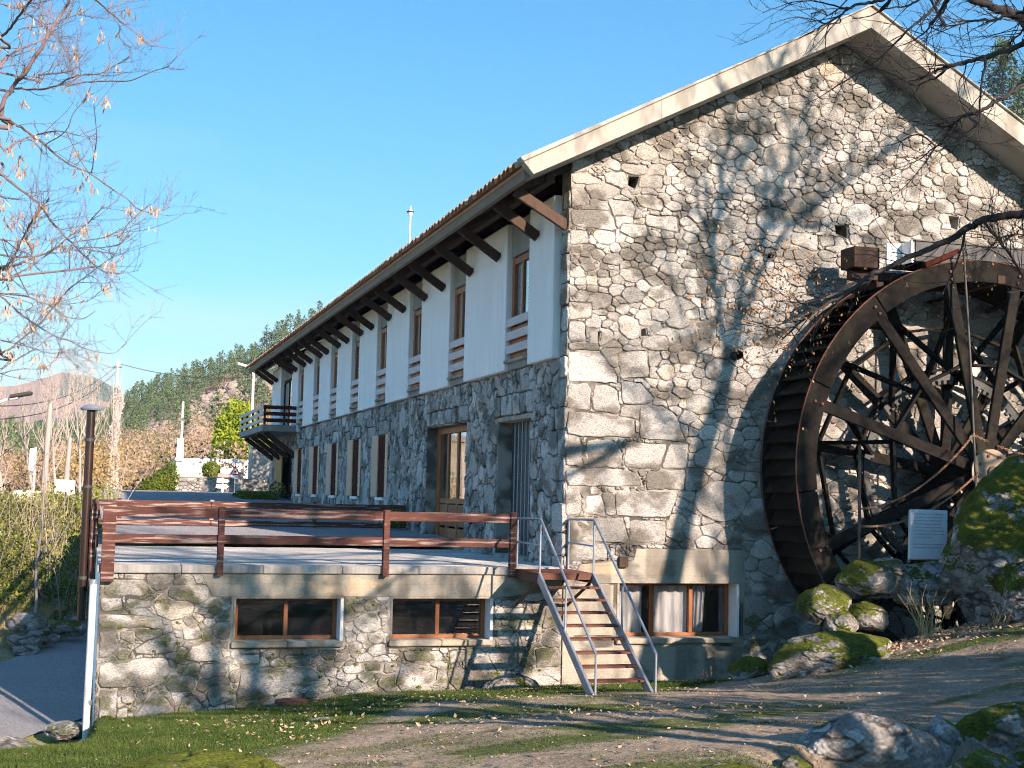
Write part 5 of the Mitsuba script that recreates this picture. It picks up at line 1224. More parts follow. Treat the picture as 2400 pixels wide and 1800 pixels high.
BO('boulder', 'small grey stone just left of the split boulder', (-2.02, -12.0, -1.08), (.16, .15, .12), .42, 18)
BO('boulder', 'broad flat mossy rock at the bottom left foreground', (-7.0, -11.6, -1.17), (.82, .62, .32), .62, 19)
BO('boulder', 'large grey boulder built into the wall foot in the stair shadow', (-1.02, -.42, -2.14), (.54, .42, .36), .36, 20)
BO('boulder', 'mossy low boulder in front of the wall foot below the stair', (-.82, -.95, -2.28), (.46, .34, .22), .66, 21)
BO('flat_rock', 'flat dark slab in the grass at the terrace wall foot', (-3.15, -.62, -2.20), (.52, .36, .17), .42, 22, cat='rock')
BO('boulder', 'small dark rock beside the stair foot', (-.14, -.9, -2.08), (.22, .2, .13), .42, 23)
BO('boulder', 'pale boulder at the wall foot right of the flat slab', (-2.34, -.36, -2.28), (.50, .34, .22), .28, 24)
BO('kerb_boulder', 'upper long stone of the boulder kerb by the lower road', (-9.09, 9.5, -1.86), (.46, .3, .24), .36, 25, cat='boulder', fine=False)
BO('kerb_boulder', 'lower long stone of the boulder kerb by the lower road', (-9.05, 9.15, -2.16), (.44, .3, .21), .36, 26, fine=False)
BO('kerb_boulder', 'pale sloping stone of the boulder kerb nearest the drainpipe', (-8.27, 10.5, -2.08), (.54, .3, .21), .30, 27, fine=False)
BO('kerb_boulder', 'small dark stone at the left foot of the boulder kerb', (-9.1, 8.85, -2.38), (.30, .2, .18), .40, 28, fine=False)
BO('kerb_boulder', 'topmost pale stone of the boulder kerb beside the flue', (-8.08, 11.2, -1.92), (.30, .25, .12), .25, 29, fine=False)
BO('kerb_boulder', 'low middle stone of the boulder kerb', (-8.7, 9.7, -2.2), (.34, .25, .16), .32, 30, fine=False)
BO('rock_slab', 'sloping grey granite slab left of the terrace corner', (-8.95, -1.35, -2.80), (1.6, 1.0, .36), .22, 31, cat='rock', tilt=.12)
BO('rock_slab', 'narrow rock ledge beside the drainpipe by the road', (-8.1, .35, -2.66), (.36, .4, .14), .30, 32, cat='rock')
BO('corner_stone', 'rough stone at the foot of the terrace corner', (-7.50, -.35, -2.60), (.22, .25, .26), .40, 33, cat='rock')
BO('corner_stone', 'pale half-buried stone in front of the terrace corner', (-7.42, -.75, -2.62), (.16, .2, .16), .30, 34, cat='rock')
BO('rock_slab', 'low pale rock outcrop level with the earth path', (-4.9, -4.7, -1.84), (.5, .35, .10), .42, 35, cat='rock')
# ---------------------------------------------------------------- bare trees near the viewer
def spline(P, k=4):
    P = np.asarray(P, float)
    if len(P) < 3:
        return P
    Q = np.vstack([2 * P[0] - P[1], P, 2 * P[-1] - P[-2]])
    out = []
    for i in range(1, len(Q) - 2):
        for t in np.arange(k) / k:
            a, b, c, d = Q[i - 1], Q[i], Q[i + 1], Q[i + 2]
            out.append(.5 * (2 * b + (c - a) * t + (2 * a - 5 * b + 4 * c - d) * t * t + (3 * b - a - 3 * c + d) * t ** 3))
    out.append(P[-1])
    return np.array(out)


def limb(mb, P, sides=6, rg=None, wob=.0):
    q = spline(P)
    if rg is not None and wob:
        q[1:-1, :3] += rg.normal(0, wob, (len(q) - 2, 3)) * np.minimum(1, q[1:-1, 3:] / .02)
    mb.tube(q[:, :3], np.maximum(q[:, 3], .0012), sides)
    return q


def twigs(mb, q, rg, n, L, r, droop=.0, depth=1, sides=3, lo=.15, tips=None, up=.25):
    for _ in range(n):
        t = lo + (1 - lo) * rg.random() ** .8
        i = min(int(t * (len(q) - 1)), len(q) - 2)
        p = q[i, :3] + (q[i + 1, :3] - q[i, :3]) * rg.random()
        d = unit(q[min(i + 2, len(q) - 1), :3] - q[max(i - 1, 0), :3])
        side = unit(np.cross(d, rg.normal(size=3)))
        dirn = unit(d * rg.uniform(.5, 1.1) + side * rg.uniform(.5, 1.0) + np.array([0, 0, up]))
        l = L * rg.uniform(.35, 1.15)
        m = 5
        pts = [p]
        bend = rg.normal(0, .22, 3) + np.array([0, 0, up - droop])
        for k in range(m):
            dirn = unit(dirn + bend * .22 + rg.normal(0, .10, 3))
            pts.append(pts[-1] + dirn * l / m)
        pts = np.array(pts)
        rr = np.linspace(min(r, q[i, 3] * .75), max(r * .30, .0012), m + 1)
        mb.tube(pts, rr, sides, False)
        qq = np.column_stack([pts, rr])
        if tips is not None:
            tips.append((pts[-1], dirn))
        if depth > 0:
            twigs(mb, qq, rg, rg.integers(2, 5), l * .5, r * .6, droop, depth - 1, 3, .2, tips, up)


def hanging_leaves(mb, c, rg, n, L, w, spread):
    for _ in range(n):
        d = unit(np.array([rg.normal(0, spread), rg.normal(0, spread), -1]))
        o = c + rg.normal(0, .018, 3)
        s = unit(np.cross(d, rg.normal(size=3))) * w
        l = L * rg.uniform(.6, 1.2)
        mb.add([o - s * .25, o + s * .25, o + d * l * .6 + s, o + d * l, o + d * l * .6 - s], [[0, 1, 2], [0, 2, 4], [2, 3, 4]])


rgt = np.random.default_rng(21)
# left: ash tree with bunches of winged seeds
ASH = thing('ash_tree', 'bare ash tree reaching in at the upper left, with bunches of dry seeds', 'tree')
base = np.array([-11.6, -12.9, 0.])
base[2] = float(yard(base[0], base[1])) - .1
trunk = [list(base) + [.19], [-11.5, -12.9, 1.2, .16], [-11.35, -12.95, 2.6, .13], [-11.2, -12.9, 4.2, .10], [-11.0, -12.9, 6.0, .06], [-10.9, -12.8, 7.6, .03]]
mb = MB()
tq = limb(mb, trunk, 12)
leafy(ASH, 'trunk', mb, 'bark', smooth=True)
tw = MB()
allq = []
for B in LEFT_BRANCHES:
    B = np.array(B)
    d0 = np.linalg.norm(tq[:, :3] - B[0, :3], axis=1)
    if (B[0, :3] - EYE) @ np.array([.956, -.292, .023]) < -3.15:      # enters from beyond the frame: joined to the trunk
        j = tq[np.argmin(d0)]
        for z_ in (j,):
            B = np.vstack([[*j[:3], B[0, 3] * 1.1], (j + B[0]) / 2 * [1, 1, 1, 0] + [0, 0, .1, B[0, 3] * 1.05], B])
    elif allq:
        cand = np.vstack(allq)
        dd = np.linalg.norm(cand[:, :3] - B[0, :3], axis=1)
        if dd.min() < .9:
            B = np.vstack([[*cand[np.argmin(dd), :3], B[0, 3]], B])
    mb = MB()
    B[:, 3] *= .56
    q = limb(mb, B, 6, rgt, .006)
    allq.append(q)
    leafy(ASH, 'branch', mb, 'twig', smooth=True)
    Lb = np.linalg.norm(np.diff(q[:, :3], axis=0), axis=1).sum()
    twigs(tw, q, rgt, int(Lb * 5.6) + 1, .30, .0028, .0, 1, 3, .2)
leafy(ASH, 'twigs', tw, 'twig', kind='stuff')
sd = MB()
for c in SEED_SPOTS:
    c = np.array(c)
    cand = np.vstack(allq)
    dd = np.linalg.norm(cand[:, :3] - c, axis=1)
    if dd.min() < 1.1:
        c = c * .6 + cand[np.argmin(dd), :3] * .4
    hanging_leaves(sd, c, rgt, rgt.integers(6, 15), .055, .0055, .38)
for q in allq:
    for _ in range(3):
        i = rgt.integers(len(q))
        hanging_leaves(sd, q[i, :3] - [0, 0, .01], rgt, rgt.integers(1, 4), .045, .007, .4)
leafy(ASH, 'seed_bunches', sd, 'seed', per=5, kind='stuff')

# right: the tree whose trunk stands beyond the right edge; its shadow lies on the gable
OAK = thing('bare_tree', 'bare branching tree at the right edge casting its shadow on the gable', 'tree')
tr = [list(r) for r in FRONT_TREE[0]]
bx_, by_ = 4.25, -11.5
tr = [[bx_, by_, float(yard(bx_, by_)) - .15, .30], [4.55, -11.4, .4, .27]] + tr
mb = MB()
tq = limb(mb, tr, 14)
leafy(OAK, 'trunk', mb, 'bark', smooth=True)
tw = MB()
allq = [tq]
for B in FRONT_TREE[1:]:
    B = np.array(B)
    cand = np.vstack(allq)
    dd = np.linalg.norm(cand[:, :3] - B[0, :3], axis=1)
    if 1e-3 < dd.min() < 1.5:
        B = np.vstack([[*cand[np.argmin(dd), :3], B[0, 3]], B])
    mb = MB()
    q = limb(mb, B, 8, rgt, .02)
    allq.append(q)
    leafy(OAK, 'limb', mb, 'bark', smooth=True)
    Lb = np.linalg.norm(np.diff(q[:, :3], axis=0), axis=1).sum()
    twigs(tw, q, rgt, int(Lb * 6.0), 1.6, .026, 0, 2, 4, .12)
front_q = np.vstack(allq)
vis = []
for B in RIGHT_BRANCHES:
    B = np.array(B)
    lat = (B[:, :3] - EYE) @ np.array([.956, -.292, .023]) / ((B[:, :3] - EYE) @ FW)
    if lat[-1] > lat[0]:
        B = B[::-1]
        lat = lat[::-1]
    if lat[0] > .365:                                    # comes from beyond the frame: joined to the trunk's limbs
        tgt = front_q[np.argmin(np.linalg.norm(front_q[:, :3] - (B[0, :3] + [3.4, .6, .9]), axis=1))]
        r0 = B[0, 3]
        m_ = (tgt[:3] * .45 + B[0, :3] * .55) + [0, 0, .15]
        B = np.vstack([[*tgt[:3], r0 * 1.5], [*m_, r0 * 1.25], B])
    elif B[0, 2] > 6.0:
        B = np.vstack([[*(B[0, :3] + [1.2, .2, 1.3]), B[0, 3] * 1.2], B])
    elif vis:
        cand = np.vstack(vis)
        dd = np.linalg.norm(cand[:, :3] - B[0, :3], axis=1)
        if dd.min() < 1.0:
            B = np.vstack([[*cand[np.argmin(dd), :3], B[0, 3]], B])
    mb = MB()
    q = limb(mb, B, 7, rgt, .008)
    vis.append(q)
    leafy(OAK, 'branch', mb, 'dark_twig', smooth=True)
    Lb = np.linalg.norm(np.diff(q[:, :3], axis=0), axis=1).sum()
    twigs(tw, q, rgt, int(min(Lb, 5) * 4.4), .62, .0062, .0, 1, 3, .3, None, .12)
leafy(OAK, 'twigs', tw, 'dark_twig', kind='stuff')
lv = MB()
for q in vis[16:]:
    for _ in range(12):
        i = rgt.integers(len(q) // 2, len(q))
        hanging_leaves(lv, q[i, :3] + rgt.normal(0, .16, 3), rgt, rgt.integers(1, 3), .03, .009, .5)
end = vis[16][-4:, :3]
for _ in range(420):
    c = end[rgt.integers(4)] + rgt.normal(0, 1, 3) * [.34, .3, .36] + [-.25, 0, .25]
    hanging_leaves(lv, c, rgt, rgt.integers(1, 3), .032, .010, .5)
leafy(OAK, 'dry_leaves', lv, 'orange_leaf', per=5, kind='stuff')


def wild_tree(key, x, y, h, rad, r0, seed, wood='bark', nl=9, tw_n=5, tw_L=.9, lean=(0, 0), twig_r=.012, low=.35, sides=8, depth=2, upw=.55):
    """a bare tree grown by rule: trunk, rising limbs, twigs"""
    rg = np.random.default_rng(seed)
    z = float(bank_z(x, y)) if y > .2 else float(yard(x, y))
    n = 7
    t = np.linspace(0, 1, n)
    T_ = np.column_stack([x + lean[0] * t + np.cumsum(rg.normal(0, .012 * h, n)) * (t > 0), y + lean[1] * t + np.cumsum(rg.normal(0, .012 * h, n)) * (t > 0), z - .1 + h * t, r0 * (1 - t) ** .8 + .012])
    mb, tw_ = MB(), MB()
    q = limb(mb, T_, sides)
    leafy(key, 'trunk', mb, wood, smooth=True)
    mb = MB()
    for i in range(nl):
        s = low + (1 - low) * (i + rg.random()) / nl
        p = np.array([np.interp(s, np.linspace(0, 1, len(q)), q[:, k]) for k in range(4)])
        a = i * 2.4 + rg.uniform(-.5, .5)
        L = rad * (1.15 - .75 * s) * rg.uniform(.8, 1.25)
        d = np.array([math.cos(a), math.sin(a), upw])
        pts = [p]
        for k in range(5):
            d = unit(d + np.array([0, 0, .10 + upw * .12]) + rg.normal(0, .11, 3))
            pts.append(np.append(pts[-1][:3] + d * L / 5, p[3] * .62 * (1 - (k + 1) / 5.6)))
        pts = np.array(pts)
        pts[0, 3] = p[3] * .62
        qq = limb(mb, pts, 5)
        twigs(tw_, qq, rg, tw_n, tw_L, twig_r, 0, depth, 3, .25, None, upw * .4)
    leafy(key, 'limbs', mb, wood, smooth=True)
    leafy(key, 'twigs', tw_, wood, kind='stuff')


wild_tree(thing('bare_tree', 'bare tree outside the frame on the right whose twigs shade the terrace wall', 'tree'), .6, -18.6, 10.0, 3.3, .18, 41, nl=20, tw_n=9, tw_L=1.2, twig_r=.028)
wild_tree(thing('bare_tree', 'bare tree outside the frame to the right that shades the wheel', 'tree'), 11.2, -13.5, 11.0, 3.4, .2, 43, nl=14, tw_n=8, tw_L=1.2)
wild_tree(thing('bare_tree', 'bare tree outside the frame that shades the stair and yard', 'tree'), 5.9, -18.5, 10.5, 3.2, .18, 47, nl=12, tw_n=6, tw_L=1.1)


wild_tree(thing('bare_tree', 'tall bare tree far outside the frame to the right, dappling the lower gable', 'tree'), 10.6, -22.5, 14.5, 4.6, .24, 51, nl=20, tw_n=9, tw_L=1.7, twig_r=.036, depth=2)
wild_tree(thing('bare_tree', 'bare tree to the right behind the viewer, dappling the terrace', 'tree'), 3.4, -23.5, 13.5, 4.6, .22, 53, nl=22, tw_n=9, tw_L=1.7, twig_r=.036, depth=2)
wild_tree(thing('bare_tree', 'third bare tree to the right behind the viewer, dappling the deck edge', 'tree'), 1.6, -22.2, 12.5, 3.8, .2, 59, nl=18, tw_n=8, tw_L=1.5, twig_r=.034, depth=2)


# ---------------------------------------------------------------- leafy shrubs
def leaf_ball(mb, c, r, n, size, rg, shell=.55, lump=.35, low=-.8, asp=.55):
    d = rg.normal(size=(n, 3))
    d /= np.linalg.norm(d, axis=1, keepdims=True)
    d = d[d[:, 2] > low]
    rad = shell + (1 - shell) * rg.random(len(d)) ** .5
    lumps = 1 + lump * (nfbm(d[:, 0] + c[0], d[:, 1] + c[1], d[:, 2] + c[2], 2.6, 3) - .5) * 2
    p = np.asarray(c) + d * (rad * lumps)[:, None] * np.asarray(r)
    n = len(p)
    a = rg.normal(size=(n, 3)) + d * .6
    a /= np.linalg.norm(a, axis=1, keepdims=True)
    b = np.cross(a, rg.normal(size=(n, 3)))
    b /= np.linalg.norm(b, axis=1, keepdims=True)
    s = size * rg.uniform(.55, 1.3, n)[:, None]
    v = np.stack([p - a * s, p + b * s * asp, p + a * s, p - b * s * asp], 1).reshape(-1, 3)
    k = np.arange(n)[:, None] * 4
    mb.add(v, np.vstack([k + [0, 1, 2], k + [0, 2, 3]]))


for (x, y, r, h, s) in ((3.3, -16.9, 2.0, 1.9, 1), (1.7, -18.2, 1.3, 1.5, 2), (7.5, -8.7, 1.5, 2.3, 3), (5.6, -15.2, 1.6, 1.7, 4)):
    EV = thing('evergreen_shrub', ('broad', 'small', 'tall', 'rounded')[s - 1] + ' evergreen shrub outside the frame that shades the ' + ('foreground path', 'front boulders', 'inscribed stone', 'right side of the yard')[s - 1], 'shrub')
    mb = MB()
    z = float(yard(x, y))
    leaf_ball(mb, (x, y, z + h), (r, r, h * 1.05), 5200, .085, np.random.default_rng(60 + s), .35)
    leafy(EV, 'foliage', mb, 'hedge_leaf', per=4)
    leafy(EV, 'stems', MB().tube([[x, y, z - .1], [x + .1, y, z + h * 1.4]], [.09, .03], 7), 'bark', smooth=True)
# ---------------------------------------------------------------- hills and mountain
CREST = [(-13.58, 2.07), (-8.02, 2.245), (-3.47, 2.02), (-1.88, 1.743), (-0.29, 2.051), (0.5, 2.589), (1.3, 3.303), (2.93, 4.056), (4.09, 4.449), (4.93, 4.692), (5.35, 4.987), (6.26, 5.32), (6.93, 5.9), (7.78, 6.35), (8.99, 6.65), (10.55, 7.0), (14.96, 8.9), (22.08, 12.076), (29.1, 13.714), (35.31, 14.779), (37.41, 15.531), (42.03, 15.843), (50.29, 15.153), (70, 12)]
PINE_LOW = [(-7.9, 0.08), (-3.39, 0.528), (-1.04, 0.845), (1.04, 1.586), (1.85, 2.039), (2.99, 2.507), (3.65, 2.961), (4.29, 3.678), (4.95, 4.137), (5.97, 4.437), (7.34, 4.663), (9.77, 5.101), (16.85, 5.481), (50.06, 6.054)]
MOUNT = [(-40, 1.9), (-16.16, 2.242), (-8.06, 3.048), (-3.55, 3.714), (-2.62, 3.943), (-1.84, 4.233), (-1.2, 4.349), (-0.79, 4.182), (-0.22, 4.226), (0.27, 4.079), (0.87, 3.712), (1.45, 3.446), (2.97, 3.023), (6.38, 2.532), (11.63, 1.981), (40, 1.5)]


def hill_point(az, s):
    """point on the wooded hill: bearing az in degrees, s from 0 (foot) to 1 (crest); beyond 1 the far side"""
    az, s = np.broadcast_arrays(np.asarray(az, float), np.asarray(s, float))
    rc = np.interp(az, [-14, -3, 1, 5, 9, 16, 37, 70], [620, 600, 560, 500, 440, 380, 300, 300])
    rf = np.interp(az, [-14, 0, 6, 12, 70], [190, 165, 150, 130, 120])
    ec = np.interp(az, *zip(*CREST))
    e0 = np.interp(az, [-14, 0, 5, 10, 70], [-.5, .1, .6, 1.0, 2.0])
    rho = rf + (rc - rf) * s
    e = e0 + (ec - e0) * np.clip(s, 0, 1) ** .85
    z = EYE[2] + rho * np.tan(np.radians(e)) - np.clip(s - 1, 0, 9) * 130
    a = np.radians(az)
    x, y = EYE[0] + rho * np.sin(a), EYE[1] + rho * np.cos(a)
    z = z + (nfbm(x, y, 0, .02, 3, 3) - .5) * 5 * np.clip(s, 0, 1) * (s < 1.01)
    return x, y, z


azs = np.concatenate([np.arange(-16, 12, .25), np.arange(12, 60, 1.0)])
ss = np.concatenate([[-.10, -.05], np.linspace(0, 1, 40), [1.1, 1.4]])
A2, S2 = np.meshgrid(azs, ss, indexing='ij')
hx, hy, hz = hill_point(A2, S2)
a = np.arange(A2.size).reshape(A2.shape)
q = np.stack([a[:-1, :-1], a[:-1, 1:], a[1:, 1:], a[1:, :-1]], -1).reshape(-1, 4)
put('hill', (np.stack([hx, hy, hz], -1).reshape(-1, 3), np.vstack([q[:, [0, 2, 1]], q[:, [0, 3, 2]]])), 'hill', smooth=True)
tag('hill', 'steep brown hillside with scree and pine forest', None, None, 'structure')

azm = np.arange(-40, 40, .25)
rm = np.concatenate([[900, 1300], np.linspace(1700, 2700, 24), [3000, 3600]])
A3, R3 = np.meshgrid(azm, rm, indexing='ij')
em = np.interp(A3, *zip(*MOUNT))
t = np.clip((R3 - 1300) / 1300, 0, 1)
ar = np.radians(A3)
mx, my = EYE[0] + R3 * np.sin(ar), EYE[1] + R3 * np.cos(ar)
mz = -30 + (R3.clip(0, 2600) * np.tan(np.radians(em)) + 30) * t ** 1.3 - np.clip(R3 - 2700, 0, 1e4) * .3 + (nfbm(mx, my, 0, .004, 4) - .5) * 70 * t * (t < 1) + (nfbm(mx, my, 5, .02, 3) - .5) * 12 * t
a = np.arange(A3.size).reshape(A3.shape)
q = np.stack([a[:-1, :-1], a[:-1, 1:], a[1:, 1:], a[1:, :-1]], -1).reshape(-1, 4)
put('far_mountain', (np.stack([mx, my, mz], -1).reshape(-1, 3), np.vstack([q[:, [0, 2, 1]], q[:, [0, 3, 2]]])), 'mountain', smooth=True)
tag('far_mountain', 'distant pinkish brown mountain ridge', None, None, 'structure')

# pines
rgp = np.random.default_rng(31)


def pine_mesh(seed, dens=1, sz=1.0):
    """unit-height pine: thin trunk, whorls of needle tufts thinning downwards"""
    rg = np.random.default_rng(seed)
    mb = MB()
    tp, n = [], 0
    lo = rg.uniform(.22, .45)
    for i in range(15):
        s = lo + (1 - lo) * (i + rg.random()) / 15
        w = .24 * (1 - (s - lo) / (1 - lo)) ** .75 * (.6 + .5 * rg.random()) + .03
        for k in range(rg.integers(3, 5) + 3 * (dens - 1)):
            a = rg.uniform(0, 6.28)
            c = np.array([math.cos(a) * w, math.sin(a) * w, s + rg.uniform(-.01, .045)])
            for _ in range(4 * dens):
                p = c * [rg.uniform(.35, 1.1)] * np.array([1, 1, 0]) + [0, 0, c[2] + rg.normal(0, .02)] + rg.normal(0, .018, 3)
                u_, v_ = rg.normal(size=3), rg.normal(size=3)
                u_, v_ = unit(u_) * rg.uniform(.022, .055) * sz, unit(v_ * [1, 1, .5]) * rg.uniform(.012, .03) * sz
                tp.append([p - u_, p + v_, p + u_, p - v_])
    v = np.array(tp).reshape(-1, 3)
    k = np.arange(len(tp))[:, None] * 4
    mb.add(v, np.vstack([k + [0, 1, 2], k + [0, 2, 3]]))
    nl = len(v)
    mb.tube([[0, 0, -.06], [.004, 0, .5], [0, 0, .96]], [.016, .012, .003], 5)
    v, f = mb.mesh()
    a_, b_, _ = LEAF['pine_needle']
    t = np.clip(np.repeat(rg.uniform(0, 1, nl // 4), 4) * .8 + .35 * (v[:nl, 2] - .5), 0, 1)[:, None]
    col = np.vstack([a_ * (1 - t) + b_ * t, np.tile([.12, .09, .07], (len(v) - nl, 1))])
    return v, f, col


PV = [pine_mesh(100 + i) for i in range(5)]
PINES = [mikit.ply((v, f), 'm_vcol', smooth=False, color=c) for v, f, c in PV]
spots = []
for _ in range(12000):
    az = rgp.uniform(-9, 12)
    s = rgp.random() ** .8
    e = np.interp(az, *zip(*CREST))
    x, y, z = (float(v) for v in hill_point(az, s))
    el = math.degrees(math.atan2(z - EYE[2], math.hypot(x - EYE[0], y - EYE[1])))
    lowl = np.interp(az, *zip(*PINE_LOW)) + rgp.normal(0, .10)
    if el < lowl:
        if not (rgp.random() < .012 and s > .1):
            continue
    elif meshkit.noise(np.array([x * .03, y * .03, 0])) < .22:
        continue
    if all((x - p[0]) ** 2 + (y - p[1]) ** 2 > (3.6 + .002 * p[4]) ** 2 for p in spots[-900:]):
        spots.append((x, y, z, az, math.hypot(x, y)))
spots = [s for s in spots if -4.5 < s[3] < 10.5] + [s for s in spots if not -4.5 < s[3] < 10.5]
rgp2 = np.random.default_rng(5)
order = sorted(range(len(spots)), key=lambda i: -(5 if -.5 < spots[i][3] < 9 else 1) / spots[i][4])
PL = 'dark green pine on the forested hillside left of the building'
extra = MB()
ecol = []
for n_, i in enumerate(order):
    x, y, z, az, dd = spots[i]
    h = rgp2.uniform(5.2, 9.0)
    w = rgp2.uniform(.9, 1.3)
    M = T4().translate([x, y, z - .4]).rotate([0, 0, 1], rgp2.uniform(0, 360)).scale([h * w, h * w, h])
    j = rgp2.integers(5)
    if n_ < 270:
        k = thing('pine_tree', PL, 'pine tree', 'pines on the hillside')
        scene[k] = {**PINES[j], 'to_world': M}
    elif n_ < 1500:
        v, f, c = PV[j]
        ca, sa = math.cos(az * 50), math.sin(az * 50)
        vv = v @ np.array([[ca, sa, 0], [-sa, ca, 0], [0, 0, 1]]) * [h * w, h * w, h] + [x, y, z - .4]
        extra.add(vv, f)
        ecol.append(c)
v, f = extra.mesh()
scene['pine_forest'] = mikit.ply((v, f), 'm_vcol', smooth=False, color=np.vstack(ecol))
tag('pine_forest', 'further pines of the hillside forest', 'forest', None, 'stuff')
for (az, s, h, lab) in ((35.2, .93, 13, 'tall pine behind the right roof slope, left of two'), (36.6, .90, 22, 'tall pine behind the right roof slope at the frame edge'), (37.6, .8, 20, 'broad pine crown cut by the right frame edge above the roof'), (38.6, .85, 24, 'pine just beyond the right frame edge')):
    x, y, z = (float(v) for v in hill_point(az, s))
    k = thing('pine_tree', lab, 'pine tree')
    v, f, c = pine_mesh(300 + int(az * 10), 4, .42)
    scene[k] = {**mikit.ply((v, f), 'm_vcol', smooth=False, color=c), 'to_world': T4().translate([x, y, z - 2]).rotate([0, 0, 1], az * 77).scale([h * 1.15, h * 1.15, h])}

# scree, brush and autumn thickets on the lower slope
rk = MB()
RI = trimesh.creation.icosphere(subdivisions=1)
for _ in range(1500):
    az, s = rgp.uniform(2.0, 12), rgp.uniform(.12, .9)
    x, y, z = (float(v) for v in hill_point(az, s))
    el = math.degrees(math.atan2(z - EYE[2], math.hypot(x - EYE[0], y - EYE[1])))
    lowl = np.interp(az, *zip(*PINE_LOW))
    if el > lowl + .05 or el < lowl - rgp.uniform(.3, 2.0):
        continue
    r = rgp.uniform(.5, 1.9)
    v = np.array(RI.vertices) * (1 + rgp.normal(0, .16, (len(RI.vertices), 1))) * [r * rgp.uniform(.8, 1.6), r * rgp.uniform(.8, 1.6), r * rgp.uniform(.5, 1)] + [x, y, z + r * .2]
    rk.add(v, RI.faces)
put('scree', rk, 'scree', (.3, .3))
tag('scree', 'pale boulders scattered over the cleared hillside', 'rocks', None, 'stuff')
br1, br2, br3 = MB(), MB(), MB()
for _ in range(1700):
    az, s = rgp.uniform(-8, 10.5), rgp.uniform(-.13, .75)
    x, y, z = (float(v) for v in hill_point(az, s))
    el = math.degrees(math.atan2(z - EYE[2], math.hypot(x - EYE[0], y - EYE[1])))
    if el > np.interp(az, *zip(*PINE_LOW)) - .15 or (az > 1.8 and s > .22 + .1 * rgp.random() and rgp.random() < .9):
        continue
    if s < 0:
        z = float(hill_point(az, 0)[2]) * (1 + s) - 2
    r = rgp.uniform(1.2, 3.2)
    pick = rgp.random()
    leaf_ball((br1 if pick < .45 else br2 if pick < .8 else br3), (x, y, z + r * .7), (r, r, r * rgp.uniform(.8, 1.3)), 210, .17, rgp, .3, .3, -.5)
for k, m, l in (('autumn_thicket', br1, 'autumn'), ('bare_thicket', br2, 'autumn_pink'), ('green_scrub', br3, 'bramble_dark')):
    leafy(k, None, m, l, per=4)
    tag(k, {'autumn_thicket': 'orange autumn brush below the pine hill', 'bare_thicket': 'pinkish leafless brush on the lower slope', 'green_scrub': 'dark green scrub dotted over the slope'}[k], 'thicket', None, 'stuff')

# bare poplars on the left
for i, (bx0, by0, tx, ty, tz, lab) in enumerate(((-10.7, 56.8, -12.0, 56.7, 6.5, 'leaning bare poplar, second from the left'), (-9.7, 42.8, -9.8, 42.5, 5.3, 'slim bare poplar in front of the poplar row'), (-9.6, 51.2, -10.0, 50.9, 6.4, 'bare poplar with a forked pale trunk'), (-9.1, 61.5, -9.7, 61.1, 7.7, 'tallest bare poplar near the middle of the row'),
                                              (-8.4, 66.6, -8.4, 65.9, 8.0, 'bare poplar just left of the flue'), (-8.4, 52.9, -9.5, 52.8, 6.9, 'bare poplar leaning left across its neighbours'), (-6.9, 71.3, -6.9, 70.7, 8.2, 'bare poplar between the flue and the ivy pole'), (-11.4, 41.2, -12.0, 41.0, 4.6, 'leftmost bare poplar by the street lamp'), (-7.8, 82.1, -8.2, 81.6, 8.6, 'far bare poplar behind the flue'))):
    z0 = float(bank_z(bx0, by0))
    wild_tree(thing('poplar_tree', lab, 'tree', None), bx0, by0, tz - z0 + .3, 2.4, .075, 200 + i, 'bare_wood', 15, 5, 1.5, (tx - bx0, 0), .011, .28, 6, 1, 1.6)
for (x, y, h, lab) in ((-9.77, 38.6, 5.5, 'cut pale trunk standing among the poplars'), (-8.97, 42.5, 4.2, 'short pale stub trunk right of the poplars')):
    z0 = float(bank_z(x, y))
    k = thing('tree_stub', lab, 'tree trunk')
    leafy(k, 'trunk', MB().tube([[x, y, z0 - .1], [x + .02, y, z0 + h * .5], [x + .08, y, h - .9]], [.15, .12, .09], 8), 'bare_wood', smooth=True)
k = thing('sapling', 'thin pale sapling rising out of the bramble bank', 'tree')
wild_tree(k, -9.05, 11.2, 4.4, .9, .03, 333, 'pale_twig', 7, 3, .5, (0, 0), .008, .3, 5, 1, 1.2)

gd = MB()
rgd = np.random.default_rng(88)
for _ in range(26):
    x, y = rgd.uniform(-12, -5.2), rgd.uniform(55, 105)
    z = float(bank_z(x, y))
    r = rgd.uniform(.7, 1.5)
    top = rgd.uniform(1.6, 4.4)
    leaf_ball(gd, (x, y, max(z + r, top - r)), (r, r, r * 1.3), 240, .11, rgd, .2, .5, -.9)
leafy('golden_brush', None, gd, 'gold', per=4)
tag('golden_brush', 'golden autumn brush between the poplars and the ivy pole', 'brush', None, 'stuff')

